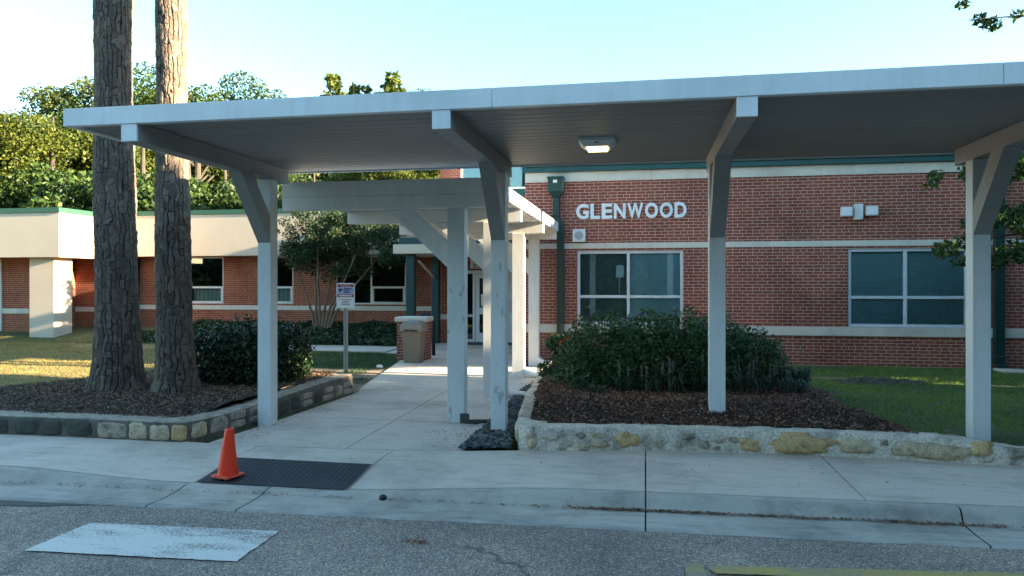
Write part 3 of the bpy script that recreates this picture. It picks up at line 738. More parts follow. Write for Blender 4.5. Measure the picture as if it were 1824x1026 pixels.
B(dx-.05, dx+.04, yf-.004, yf-.001, 3.985, 4.05).build('sticker', M['box_white'], ds)
mb = MB(); y1_, y0_ = WY-.022, WY-.15
mb.box(dx-.068, dx+.068, y0_, y1_, 3.26, 3.69)
mb.add([(dx-.068, y0_, 3.26), (dx+.068, y0_, 3.26), (dx+.068, y1_, 3.26), (dx-.068, y1_, 3.26), (dx2-.075, y0_, 3.05), (dx2+.075, y0_, 3.05), (dx2+.075, y1_, 3.05), (dx2-.075, y1_, 3.05)],
       [[0, 1, 5, 4], [1, 2, 6, 5], [2, 3, 7, 6], [3, 0, 4, 7]])
mb.box(dx2-.075, dx2+.075, WY-.17, WY-.04, 0.0, 3.05)
mb.build('pipe', M['dark_green'], ds, bevel=.004)
B(dx-.08, dx+.08, y0_-.012, y1_, 3.24, 3.28).build('strap', M['black'], ds)
dx3 = px2(1775, 500, WY)[0]
d2 = thing('downspout', 'dark green downspout at the right behind the canopy post', 'downspout', (dx3, WY, 0))
B(dx3-.085, dx3+.085, WY-.17, WY-.038, .17, 4.05).build('pipe', M['dark_green'], d2, bevel=.004)
mb = MB().box(dx3-.10, dx3+.10, WY-.20, WY-.036, .28, .33).box(dx3-.09, dx3+.09, WY-.30, WY-.05, .11, .17); mb.build('shoe', M['dark_green'], d2, bevel=.004)
tag(B(dx3-.2, dx3+.3, WY-.75, WY-.30, .04, .105).build('splash_block', M['concrete'], None, (dx3, WY-.5, .04), bevel=.02), 'pale concrete splash block on the grass below a downspout', 'splash block')

# ------------------------------------------------------------------ entrance vestibule, portico, upper storey
vest = thing('entrance_building', 'recessed brick entrance with white framed glass doors', 'building', (-4.5, 21.4, 0))
EY = 21.4
DX0, DX1 = px2(827, 500, EY)[0], -2.66
mb = wall_x(MB(), EY, EY+.25, -6.12, -2.66, -.1, 4.4, [(DX0, DX1-.35, 0, 2.18)]); mb.box(-6.12, -5.87, EY+.25, 23.7, -.1, 4.4)
mb.build('wall', M['brick_wing'], vest)
B(-6.16, DX0, EY-.035, EY, .70, .85).build('stone_course', M['stone_trim'], vest, bevel=.003)
B(-6.3, -2.7, EY-.02, 24, 4.402, 4.6).build('roof', M['teal_gutter'], vest)
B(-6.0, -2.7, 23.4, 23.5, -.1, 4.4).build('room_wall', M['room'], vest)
B(-5.86, -2.7, EY+.26, 23.4, -.09, -.02).build('floor', M['room'], vest)
fr = MB(); fr.box(DX0, DX1-.35, EY+.04, EY+.14, 2.08, 2.18).box(DX0, DX0+.05, EY+.04, EY+.14, 0, 2.08)
sl_w = .20; d0 = DX0+.05+sl_w
fr.box(d0, d0+.07, EY+.04, EY+.14, 0, 2.08).box(DX0+.05, d0, EY+.05, EY+.13, .0, .10).box(DX0+.05, d0, EY+.05, EY+.13, .78, .84)
fo = fr.build('door_frame', M['white_frame'], vest, bevel=.003)
B(DX0+.05, d0, EY+.08, EY+.086, .1, 2.08).build('pane', M['glass_dark'], fo)
dw = (DX1-.37-(d0+.07))/2
for k in range(2):
    a = d0+.075+k*dw; b_ = a+dw-.01; mb = MB()
    mb.box(a, a+.13, EY+.06, EY+.105, .02, 2.07).box(b_-.13, b_, EY+.06, EY+.105, .02, 2.07)
    for z0, z1 in ((.02, .30), (.86, 1.06), (1.94, 2.07)): mb.box(a+.13, b_-.13, EY+.06, EY+.105, z0, z1)
    do = mb.build('door', M['white_frame'], vest, bevel=.003)
    mb = MB().box(a+.13, b_-.13, EY+.078, EY+.084, .30, .86).box(a+.13, b_-.13, EY+.078, EY+.084, 1.06, 1.94); mb.build('pane', M['glass_dark'], do)
    if k == 0: 
        po = B(a+.17, a+.43, EY+.070, EY+.0745, 1.10, 1.46).build('poster', M['sign_white'], do); 
        B(a+.30, a+.41, EY+.066, EY+.0695, 1.13, 1.36).build('poster_print', M['leaf_spike'], do)
    mb = MB().tube([((b_-.06) if k == 0 else (a+.06), EY+.02, .95), ((b_-.06) if k == 0 else (a+.06), EY+.02, 1.25)], .014, 8); mb.build('handle', M['metal_post'], do)
tag(B(DX0-.1, DX1-.3, EY-.75, EY-.02, .004, .022).build('door_mat', M['black'], None, (-4, EY-.4, 0)), 'black rubber mat laid before the entrance doors', 'door mat')
# sign over the doors
sx0 = px2(838, 460, EY)[0]
s2 = thing('entrance_sign', 'white school name board fixed above the entrance doors', 'sign', (sx0+.6, EY, 2.3))
B(sx0, sx0+1.06, EY-.03, EY-.004, 2.24, 2.66).build('board', M['sign_white'], s2, bevel=.004)
for t, z, sz in (('GLENWOOD', 2.40, .145), ('ELEMENTARY', 2.265, .145)):
    link('lettering', text_mesh(t, sz, sx0+.53, z, EY-.033, .004, M['ink_green'], 'lettering', None, bold=.004, align='CENTER'), s2)
# portico on teal posts
por = thing('entrance_portico', 'cream roofed portico on dark teal posts before the doors', 'portico', (-5, 19.5, 0))
qx0 = px2(700, 440, 18.7)[0]
B(qx0, -3.1, 18.7, EY-.005, 2.58, 2.83).build('roof', M['cream'], por, bevel=.006)
B(qx0+.12, -3.15, 18.85, EY-.006, 2.832, 3.02).build('roof_edge', M['teal'], por, bevel=.006)
for px_, Y in ((732.5, 19.0), (776.5, 21.1)):
    x = px2(px_, 500, Y)[0]; B(x-.11, x+.11, Y-.11, Y+.11, -.02, 2.578).build('post', M['teal'], por, bevel=.008)
a = px2(746, 465, 19.1); b_ = px2(773, 494, 21.0)
MB().tube([(a[0], 19.1, a[1]), (b_[0], 21.0, b_[1])], .03, 8).build('brace', M['white'], por)
up = thing('upper_storey', 'taller brick storey with a big window rising above the entrance', 'building', (-3, 24, 0))
ux0 = px2(783, 320, 24)[0]; uw0 = px2(820, 320, 24)[0]; uz = px2(920, 336, 24)[1]
mb = wall_x(MB(), 24.02, 24.3, ux0, 5, -.1, 7.2, [(uw0, 3.5, uz, 6.8)]); mb.box(ux0, ux0+.3, 24.3, 31, -.1, 7.2).box(4.7, 5, 24.3, 31, -.1, 7.2).box(ux0, 5, 31, 31.3, -.1, 7.2); mb.build('wall', M['brick'], up)
B(uw0, 3.5, 23.97, 24.018, uz-.12, uz).build('sill', M['stone_trim'], up)
mbp = window(up, uw0, 3.5, uz, 6.8, 24.0, [uw0+1.55, uw0+3.1, uw0+4.65, uw0+6.2], 6.1, .06, M['glass'], M['alum'], [(uw0+.05, 3.45, uz+.05, 6.7, M['dark_blind'])])
B(ux0-.1, 5.1, 23.9, 31.4, 7.202, 7.5).build('roof', M['teal_gutter'], up)

# ------------------------------------------------------------------ left wing
wing = thing('school_wing', 'low school wing with cream fascia, green coping and red brick', 'building', (-15, 23.7, 0))
GY, KY = 23.7, 20.0
kx = -18.13
ww = [(px2(333, 500, GY)[0], px2(398, 500, GY)[0]), (px2(460, 500, GY)[0], px2(522.5, 500, GY)[0]), (px2(598, 500, GY)[0], px2(723, 500, GY)[0])]
HZ0, HZ1 = 1.07, 2.74
mb = wall_x(MB(), GY, GY+.3, kx, -5.9, .0, 2.86, [(a, b_, HZ0, HZ1) for a, b_ in ww])
mb.box(-40, px2(52, 500, KY+1.1)[0]-.0, KY+1.1, KY+1.4, -.1, 2.7); mb.box(px2(52, 500, KY+1.1)[0]-.3, px2(52, 500, KY+1.1)[0], KY+1.4, GY, -.1, 2.7)
mb.box(px2(52, 500, KY+1.1)[0], kx, GY-.6, GY-.3, -.1, 2.7)
mb.build('wall', M['brick_wing'], wing)
B(kx, -6.17, GY-.03, GY, .86, 1.02).build('stone_course', M['stone_trim'], wing, bevel=.003)
B(-40, px2(52, 500, KY+1.1)[0]+.01, KY+1.07, KY+1.1, .78, .95).build('stone_course', M['stone_trim'], wing, bevel=.003)
B(px2(52, 500, KY+1.1)[0]+.02, kx-.01, GY-.63, GY-.6, .78, .95).build('stone_course', M['stone_trim'], wing, bevel=.003)
# fascia panels
mb = MB()
for a, b_ in ((-40, -24), (-23.996, kx-.002)): mb.box(a, b_, KY, KY+.18, 2.62, 4.02)
for a, b_ in ((KY+.182, 22.0), (22.003, GY-.85)): mb.box(kx-.18, kx, a, b_, 2.62, 4.02)
xx = [kx+.002, -16.2, -13.9, -11.6, -9.3, -5.9]
for a, b_ in zip(xx[:-1], xx[1:]): mb.box(a, b_-.003, GY-.85, GY-.67, 2.74, 4.16)
mb.build('fascia', M['cream'], wing, bevel=.003)
mb = MB().box(-40, kx+.03, KY-.03, KY+.22, 4.022, 4.18).box(kx-.22, kx+.03, KY+.222, GY-.88, 4.022, 4.18).box(kx+.034, -5.9, GY-.88, GY-.63, 4.162, 4.32)
mb.build('coping', M['green_coping'], wing, bevel=.004)
mb = MB().box(-40, kx-.19, KY+.19, GY+6, 3.7, 3.9).box(kx-.19, -5.95, GY-.66, GY+6, 3.9, 4.0).box(-40, kx-.19, KY+.19, GY-.85, 2.66, 2.68).box(kx, -5.9, GY-.66, GY-.001, 2.745, 2.765)
mb.build('roof', M['cream'], wing)
mb = MB().box(-40, -5.9, GY+3.0, GY+3.2, 0, 3.6); mb.build('room_wall', M['room'], wing)
for (a, b_), nm in zip(ww, (0, 0, 1)):
    mx = [px2(660.5, 500, GY)[0]] if nm else []
    wo = window(wing, a, b_, HZ0, HZ1, GY, mx, None, .05, M['glass_dark'], M['white_frame'], [])
    # hopper sash in the lower part
    e0, e1 = (mx[0]+.05, b_-.06) if nm else (a+.06, b_-.06)
    mb = MB().box(e0-.03, e1+.03, GY+.015, GY+.10, 1.62, 1.69).box(e0-.02, e0+.05, GY+.012, GY+.08, 1.13, 1.62).box(e1-.05, e1+.02, GY+.012, GY+.08, 1.13, 1.62).box(e0-.02, e1+.02, GY+.010, GY+.08, 1.10, 1.16)
    mb.build('hopper_sash', M['white_frame'], wo, bevel=.003)
    if not nm:
        mb = MB(); z = 1.6
        k = 0
        while e0+.1+k*.08 < e1-.1: mb.box(e0+.08+k*.08, e0+.15+k*.08, GY+.20+.02*(k % 2), GY+.215+.02*(k % 2), 1.15, 1.62); k += 1
        mb.build('curtain', M['box_white'], wo)
# pillar below the block corner
p0, p1, p2 = px2(53, 500, KY+.25)[0], px2(105, 500, KY+.05)[0], 0
mb = MB().box(-19.5, -18.6, KY+.3, KY+1.065, -.06, 2.655)
mb.build('pillar', M['cream'], wing, bevel=.01)
wl_ = px2(-60, 500, KY+1.1)[0]
B(-40, px2(4, 500, KY+1.1)[0], KY+1.05, KY+1.098, .2, 2.6).build('window', M['white_frame'], wing)
B(-39.9, px2(2, 500, KY+1.1)[0]-.03, KY+1.03, KY+1.049, .3, 2.5).build('pane', M['glass_dark'], wing)
tag(B(-17.9, -16.9, 20.9, 21.6, -.05, .10).build('splash_block', M['concrete'], None, (-17.4, 21.2, 0), bevel=.03), 'pale concrete pad on the grass beside the white pillar', 'splash block')

# ------------------------------------------------------------------ sign on post, bin and brick pier
gx, gy = -5.95, 13.88; zg = .05
sn = thing('notice_sign', 'rectangular red, blue and white notice sign on a galvanised post', 'sign', (gx, gy, zg))
ang = R(8)
def rot(x, y): return gx+x*math.cos(ang)-y*math.sin(ang), gy+x*math.sin(ang)+y*math.cos(ang)
def rbox(x0, x1, y0, y1, z0, z1, mb=None):
    mb = mb or MB(); mb.prism([rot(x0, y0), rot(x1, y0), rot(x1, y1), rot(x0, y1)], 'z', z0, z1); return mb
u = [(-.045, 0), (-.030, 0), (-.018, .03), (.018, .03), (.030, 0), (.045, 0), (.045, .006), (.034, .006), (.022, .036), (-.022, .036), (-.034, .006), (-.045, .006)]
MB().prism([rot(*p) for p in u], 'z', -.05, 1.72).build('sign_post', M['metal_post'], sn)
mb = MB(); pz0, pz1, hw = 1.275, 1.78, .185; q = []
for sx_, sz_, a0 in ((1, -1, -90), (1, 1, 0), (-1, 1, 90), (-1, -1, 180)):
    for k in range(5): a = R(a0+k*22.5); q.append((sx_*(hw-.03)+.03*math.cos(a), (pz1-.03 if sz_ > 0 else pz0+.03)+.03*math.sin(a)))
n = len(q)
vs = [(*rot(x, yy), z) for yy in (-.012, -.003) for x, z in q]
mb.add(vs, [list(range(n))[::-1], list(range(n, 2*n))]+[[k, (k+1) % n, n+(k+1) % n, n+k] for k in range(n)])
pa = mb.build('sign_panel', M['sign_white'], sn)
rbox(-.168, .168, -.0145, -.0125, 1.700, 1.758).build('red_header', M['sign_red'], pa)
rbox(-.168, .168, -.0145, -.0125, 1.565, 1.692).build('blue_field', M['sign_blue'], pa)
rbox(-.168, .168, -.0145, -.0125, 1.497, 1.557).build('red_band', M['sign_red'], pa)
def sign_text(t, size, xc, z, mat, bold=0.0):
    me = text_mesh(t, size, 0, 0, 0, .001, mat, 'lettering', None, bold=bold, align='CENTER')
    a = np.zeros(len(me.vertices)*3, dtype=np.float32); me.vertices.foreach_get('co', a); a = a.reshape(-1, 3)
    b = np.array([(*rot(xc+p[0], -.0155), z+p[2]) for p in a], dtype=np.float32)
    me.vertices.foreach_set('co', b.ravel()); me.update(); link('lettering', me, pa)
sign_text('NOTICE', .056, 0, 1.709, M['sign_white'], .001)
mb = MB()   # camera emblem
mb.add([(*rot(x, -.0152), z) for x, z in ((-.15, 1.665), (-.09, 1.668), (-.055, 1.645), (-.07, 1.63), (-.10, 1.625), (-.115, 1.605), (-.15, 1.585), (-.13, 1.61), (-.135, 1.64))], [list(range(9))])
mb.build('camera_emblem', M['ink'], pa)
for k, (wd) in enumerate((.16, .14, .10, .12)): rbox(-.035, -.035+wd, -.0155, -.0146, 1.665-k*.027, 1.679-k*.027).build('text_line', M['ink'], pa)
rbox(-.13, .13, -.0155, -.0146, 1.515, 1.538).build('text_line', M['sign_white'], pa)
for k, wd in enumerate((.26, .12, .17, .17)): rbox(-wd/2, wd/2, -.0137, -.0125, 1.440-k*.032, 1.452-k*.032).build('text_line', M['ink'] if k else M['sign_red'], pa)

pr = thing('brick_pier', 'short brick pier with a pale stone cap behind the bin', 'pier', (-5.2, 16.4, 0))
ax0, ax1 = px2(707, 600, 16.2)[0], px2(757, 600, 16.2)[0]
B(ax0, ax1, 16.2, 16.7, -.05, .88).build('pier_shaft', M['brick'], pr)
B(ax0-.05, ax1+.05, 16.15, 16.75, .882, 1.0).build('pier_cap', M['stone_trim'], pr, bevel=.03)
bx = px2(741, 600, 15.9)[0]; by = 15.75
bn = thing('litter_bin', 'grey brown plastic litter bin with a domed lid before the brick pier', 'bin', (bx, by, 0))
mb = MB()
def ring(hx, hy, z): return [(bx-hx, by-hy, z), (bx+hx, by-hy, z), (bx+hx, by+hy, z), (bx-hx, by+hy, z)]
def loft(mb, rings):
    o = []; 
    for r in rings: o += r
    fs = [[4*k+j, 4*k+(j+1) % 4, 4*k+4+(j+1) % 4, 4*k+4+j] for k in range(len(rings)-1) for j in range(4)]+[[3, 2, 1, 0], [4*len(rings)-4+j for j in range(4)]]
    mb.add(o, fs)
loft(mb, [ring(.185, .17, .002), ring(.225, .2, .70)]); mb.build('bin_body', M['bin'], bn, bevel=.02)
mb = MB(); loft(mb, [ring(.262, .23, .70), ring(.262, .23, .80), ring(.235, .21, .87), ring(.17, .15, .925), ring(.08, .07, .945)]); mb.build('bin_lid', M['bin_lid'], bn, bevel=.02)
B(bx-.15, bx+.15, by-.236, by-.229, .715, .745).build('lid_flap', M['black'], bn)
mb = MB(); hx = px2(757, 590, 17.4)[0]
mb.tube([(hx-.22, 17.4, .0)]+[(hx+.22*math.cos(R(180-k*15)), 17.4, .72+.30*math.sin(R(180-k*15))) for k in range(13)]+[(hx+.22, 17.4, 0)], .045, 10)
tag(mb.build('bike_rack', M['black'], None, (hx, 17.4, 0), smooth=True), 'black tubular hoop arching up behind the brick pier', 'hoop rack')
tag(MB().lathe([(.001, 0), (.06, .005), (.075, .03), (.05, .06), (.001, .07)], -5.5, 14.6, 10).build('stone', M['letter'], None, (-5.5, 14.6, 0)), 'small white rock at the left edge of the walkway', 'rock')
qx, qy = G(682, 887, -.10); 
tag(MB().lathe([(.001, -.13), (.026, -.12), (.034, -.10), (.030, -.082), (.016, -.072), (.001, -.07)], qx, qy, 12).build('drain_plug', M['black'], None, (qx, qy, -.11), smooth=True), 'small black round lump lying against the kerb face', 'plug')

# ------------------------------------------------------------------ stone retaining walls
def stone_wall(name, label, path, width, height, stones, mats, top_seed, loc, ex_=2.8, jit=.55, top_mat=0):
    """path: points of the outer foot; stones: list of (s, z, rs, rz, mat index, protrude)"""
    P = [Vector((p[0], p[1], 0)) for p in path]; L = [0]
    for a, b_ in zip(P[:-1], P[1:]): L.append(L[-1]+(b_-a).length)
    def at(s):
        s = max(0, min(L[-1]-1e-4, s))
        for k in range(len(P)-1):
            if s <= L[k+1]: break
        t = (s-L[k])/(L[k+1]-L[k]); d = (P[k+1]-P[k]).normalized()
        return P[k].lerp(P[k+1], t), d
    def atn(s):   # smoothed normal pointing outwards
        p, _ = at(s); d = Vector((0, 0, 0))
        for q in (-.12, -.06, 0, .06, .12): d += at(s+q)[1]
        d.normalize(); return p, d, Vector((d.y, -d.x, 0))
    mb = MB(); n = int(L[-1]/.035)+2; prof = []
    hh = height if callable(height) else (lambda s: height)
    vs = []; K = 11
    for i in range(n):
        s = L[-1]*i/(n-1); p, d, o = atn(s); h = hh(s)
        for k, (u_, z) in enumerate(((0, -.12), (0, .02), (0, .3), (0, .6), (.0, .88), (.03, .98), (.10, 1.0), (.35, 1.0), (.65, 1.0), (.95, .98), (1.0, .5))):
            zz = z*h if z > 0 else z; pos = p-o*(u_*width)
            j = noise.noise(Vector((pos.x*5, pos.y*5, zz*6+top_seed)))*.014+noise.noise(Vector((pos.x*16, pos.y*16, zz*16)))*.008
            if 0 < k < 6: pos += o*j
            elif k >= 6: zz += j*.9
            vs.append((pos.x, pos.y, zz))
    mb.add(vs, [[i*K+k, (i+1)*K+k, (i+1)*K+k+1, i*K+k+1] for i in range(n-1) for k in range(K-1)]+[list(range(K)), [(n-1)*K+k for k in range(K)]])
    if top_mat: mb.i = [top_mat if 5 <= q % (K-1) < 9 else 0 for q in range((n-1)*(K-1))]+[0, 0]
    rng = random.Random(top_seed)
    for (s, z, rs, rz, mi, pr_) in stones:
        mb.cur = mi; p, d, o = atn(s); A, Rr = 18, 5; sd_ = rng.random()*50; vs = []
        outline = []
        for a in range(A):
            th = 2*math.pi*a/A; c_, s_ = math.cos(th), math.sin(th)
            q = (abs(c_)**ex_+abs(s_)**ex_)**(-1/ex_)*(1+jit*noise.noise(Vector((c_*1.6, s_*1.6, sd_))))
            outline.append((c_*q*rs, s_*q*rz))
        for r_ in range(Rr):
            f = 1-r_/(Rr-.4); bul = pr_*(1-f**3.2)
            for (a1, a2) in outline:
                pp, dd, oo = atn(s+a1*f); w_ = noise.noise(Vector((s*7+a1*f*14, z*9+a2*f*14, sd_)))*.016
                v = pp+oo*(bul+w_*(1-f**4)-.014*(f > .95)); vs.append((v.x, v.y, max(.004, z+a2*f)))
        mb.add(vs, [[r_*A+a, r_*A+(a+1) % A, (r_+1)*A+(a+1) % A, (r_+1)*A+a] for r_ in range(Rr-1) for a in range(A)]+[[(Rr-1)*A+a for a in range(A)]])
    mb.cur = 0
    return tag(mb.build(name, mats, None, loc, smooth=True), label, 'stone wall')
SM = [M['mortar'], M['stone_tan'], M['stone_gold'], M['stone_pale'], M['stone_grey'], M['stone_dark']]
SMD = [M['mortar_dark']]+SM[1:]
# right bed wall: back end by the brick corner -> front corner -> along the sidewalk
rp = [(-1.88, 14.4), (-1.80, 12.2), (-1.66, 10.2), (-1.52, 8.9), (-1.42, 8.1), (-1.33, 7.66), (-1.18, 7.60), (0.0, 7.83), (1.0, 7.90), (1.85, 7.92), (2.86, 7.86), (3.45, 7.80), (3.85, 7.95), (4.0, 8.3)]
Lr = [0]
for a, b_ in zip(rp[:-1], rp[1:]): Lr.append(Lr[-1]+math.dist(a, b_))
s0 = Lr[6]
def sx_at(px):   # arc length at image column px along the front face
    best = None
    for k in range(400):
        x = -1.2+k*.0135; s = s0+(x+1.18)*1.018; y = 7.83
        t = (x*math.cos(R(10.37))+y*math.sin(R(10.37)))/(-x*math.sin(R(10.37))+y*math.cos(R(10.37)))
        p = 912+1300*t
        if best is None or abs(p-px) < best[0]: best = (abs(p-px), s)
    return best[1]
fs = []
for px, z, wpx, hpx, mi, pr_ in ((927, .12, 22, 34, 4, .03), (954, .10, 20, 28, 1, .03), (984, .15, 30, 16, 3, .025), (1006, .07, 34, 20, 3, .02), (1037, .16, 18, 18, 4, .02), (1071, .07, 30, 16, 1, .025), (1119, .11, 40, 32, 2, .035),
                          (1172, .10, 34, 30, 3, .022), (1208, .07, 10, 16, 4, .02), (1225, .16, 26, 14, 4, .022), (1252, .07, 26, 15, 4, .025), (1280, .14, 28, 14, 3, .022), (1303, .13, 22, 12, 4, .02), (1276, .04, 16, 9, 4, .02),
                          (1334, .09, 40, 24, 2, .03), (1428, .11, 104, 36, 2, .045), (1520, .10, 68, 30, 1, .04), (1571, .16, 16, 14, 4, .02), (1645, .11, 118, 34, 1, .045), (1738, .14, 36, 26, 2, .03), (1800, .12, 44, 18, 4, .03), (1745, .05, 24, 12, 3, .02)):
    fs.append((sx_at(px), z, wpx/2*8.0/1300, hpx/2*7.6/1300, mi, pr_))
rng = random.Random(17)
for _ in range(1500):
    s = rng.uniform(s0-.05, s0+4.9); rs = rng.choice([rng.uniform(.09, .17), rng.uniform(.06, .10)]); rz = rs*rng.uniform(.45, .8); z = rng.uniform(.02+rz*.6, .225-rz*.8) if rz < .1 else .1
    if all(abs(s-q[0]) > (rs+q[2])*.97 or abs(z-q[1]) > (rz+q[3])*.97 for q in fs): fs.append((s, z, rs, rz, rng.choice([3, 1, 4, 4, 4, 1]), .020))
rng = random.Random(3); s = .3
while s < s0-.35:
    l = rng.uniform(.16, .34); fs.append((s+l/2, .11, l/2*.92, .085, rng.choice([1, 3, 3, 4, 4]), .03)); s += l+.02
stone_wall('stone_wall', 'low pale mortared stone wall with big golden stones along the right bed', rp, .34, lambda s: .235 if s < s0+4.1 else max(.05, .235-.16*(s-s0-4.1)/1.4), fs, SM, 11, (0, 7.8, 0))
# left bed wall: along the sidewalk, round the corner and back beside the walkway
lp_ = [(-13.5, 7.45), (-9, 7.36), (-7.39, 7.32), (-6.3, 7.34), (-5.35, 7.30), (-5.08, 7.32), (-4.98, 7.45), (-4.90, 7.9), (-4.85, 8.56), (-4.76, 9.8), (-4.66, 11.1), (-4.72, 11.3), (-4.95, 11.38)]
Ll = [0]
for a, b_ in zip(lp_[:-1], lp_[1:]): Ll.append(Ll[-1]+math.dist(a, b_))
fs = []; s = .2; rng = random.Random(5); 
while s < Ll[-1]-.25:
    l = rng.uniform(.26, .50) if s < Ll[4] else rng.uniform(.20, .38); h = .10
    if s+l < Ll[4]-.6: mi = rng.choice([5, 5, 5, 5, 4])
    elif s+l < Ll[4]-.05: mi = rng.choice([4, 4, 5])
    elif s < Ll[6]+.1: mi = rng.choice([2, 1, 3]); l = min(l, .26)
    else: mi = rng.choice([3, 4, 4, 4, 5, 4])
    if rng.random() < .28 and l > .3:
        fs.append((s+l*.5, .158, l/2*.97, .050, rng.choice([mi, 4]), .013)); fs.append((s+l*.5, .052, l/2*.97, .052, mi, .015))
    else: fs.append((s+l/2, h, l/2*.965, .100, mi, .022))
    s += l+.006
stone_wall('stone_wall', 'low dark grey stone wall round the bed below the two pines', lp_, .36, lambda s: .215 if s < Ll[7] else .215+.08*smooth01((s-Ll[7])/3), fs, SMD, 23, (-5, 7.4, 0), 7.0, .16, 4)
bp_ = [(-8.45, 10.5), (-8.62, 10.0), (-9.0, 9.1), (-9.8, 8.3), (-12, 7.9)]
stone_wall('stone_wall', 'pale stone edging between the golden lawn and the pine bed', bp_, .22, .17, [(.25+k*.36, .08, .16, .07, (3, 4)[k % 2], .02) for k in range(10)], SM, 31, (-9, 9.2, 0))

# ------------------------------------------------------------------ beds
def bed_mesh(name, poly, hf, mat, label, step=.09):
    poly = [Vector(p) for p in poly]
    def inside(x, y):
        c = False; n = len(poly); j = n-1
        for i in range(n):
            if (poly[i].y > y) != (poly[j].y > y) and x < (poly[j].x-poly[i].x)*(y-poly[i].y)/(poly[j].y-poly[i].y)+poly[i].x: c = not c
            j = i
        return c
    x0, x1 = min(p.x for p in poly), max(p.x for p in poly); y0, y1 = min(p.y for p in poly), max(p.y for p in poly)
    nx_, ny_ = int((x1-x0)/step)+2, int((y1-y0)/step)+2; V, idx, F = [], {}, []
    for j in range(ny_):
        for i in range(nx_):
            x, y = x0+i*step, y0+j*step
            V.append((x, y, hf(x, y)+.012*nz(x, y, 6)))
    for j in range(ny_-1):
        for i in range(nx_-1):
            if inside(x0+(i+.5)*step, y0+(j+.5)*step): F.append([j*nx_+i, j*nx_+i+1, (j+1)*nx_+i+1, (j+1)*nx_+i])
    struct(link(name, mesh_from(name, np.array(V), F, [mat], None, True)), label, 'mulch bed')
    return inside, (x0, x1, y0, y1)
def rb_h(x, y): return .205+.20*smooth01((y-7.95)/.75)*(1-smooth01((x-1.6)/1.5)*.75)
RB = [(-1.25, 7.85), (0, 8.05), (1.0, 8.12), (1.85, 8.14), (2.75, 8.06), (2.65, 8.35), (2.2, 9.0), (2.35, 10.3), (2.0, 12), (-1.55, 12.4), (-1.45, 10.2), (-1.3, 8.6)]
insR, bbR = bed_mesh('mulch_bed', RB, rb_h, M['soil'], 'brown mulch bed under the right hedge')
def lb_h(x, y): return .19+.09*smooth01((y-7.5)/1.2)
LB = [(-13, 7.68), (-9, 7.60), (-5.4, 7.55), (-5.2, 7.7), (-5.12, 8.6), (-4.95, 11.1), (-5.3, 11.9), (-6.8, 12.1), (-8.0, 11.3), (-8.5, 10.3), (-9.1, 8.9), (-9.8, 8.1), (-13, 7.75)]
insL, bbL = bed_mesh('mulch_bed', LB, lb_h, M['soil'], 'dark mulch bed around the two pines')

def scatter(ins, bb, n, rng, hf):
    out = []
    while len(out) < n:
        x, y = rng.uniform(bb[0], bb[1]), rng.uniform(bb[2], bb[3])
        if ins(x, y): out.append((x, y, hf(x, y)))
    return np.array(out)
def cards(P, rng, lw, ww_, tilt=.5, up=None):
    """n flat diamond leaves at P; random orientation; tilt 0 = lying flat, 1 = any way; up = preferred normals (n,3)"""
    n = len(P)
    nrm = rng.normal(size=(n, 3)); nrm /= np.linalg.norm(nrm, axis=1)[:, None]
    ref = np.tile([0, 0, 1.0], (n, 1)) if up is None else up
    nrm = nrm*tilt+ref*(1-tilt); nrm /= np.linalg.norm(nrm, axis=1)[:, None]+1e-9
    r = rng.normal(size=(n, 3)); a = np.cross(nrm, r); a /= np.linalg.norm(a, axis=1)[:, None]+1e-9; b = np.cross(nrm, a)
    l = (lw[0]+(lw[1]-lw[0])*rng.random(n))[:, None]; w_ = (ww_[0]+(ww_[1]-ww_[0])*rng.random(n))[:, None]
    V = np.stack([P-a*l/2, P+b*w_/2-a*l*.08, P+a*l/2, P-b*w_/2-a*l*.08], 1).reshape(-1, 3)
    F = np.arange(4*n).reshape(n, 4)
    return V, F
def stuff(name, V, F, mat, label, cat):
    return tag(link(name, mesh_from(name, V, F, [mat])), label, cat, None, 'stuff')
rg = np.random.default_rng(4); rr = random.Random(9)
P = scatter(insR, (-1.5, 3, 7.8, 10), 26000, rr, rb_h); P[:, 2] += .008+.02*rg.random(len(P))
stuff('mulch', *cards(P, rg, (.02, .06), (.008, .02), .45), M['chip_red'], 'reddish brown bark mulch in the right bed', 'mulch')
P = scatter(insL, (-11, -4.9, 7.5, 11.5), 34000, rr, lb_h); P[:, 2] += .008+.02*rg.random(len(P))
stuff('mulch', *cards(P, rg, (.02, .065), (.006, .018), .45), M['chip'], 'dark brown mulch under the pines', 'mulch')
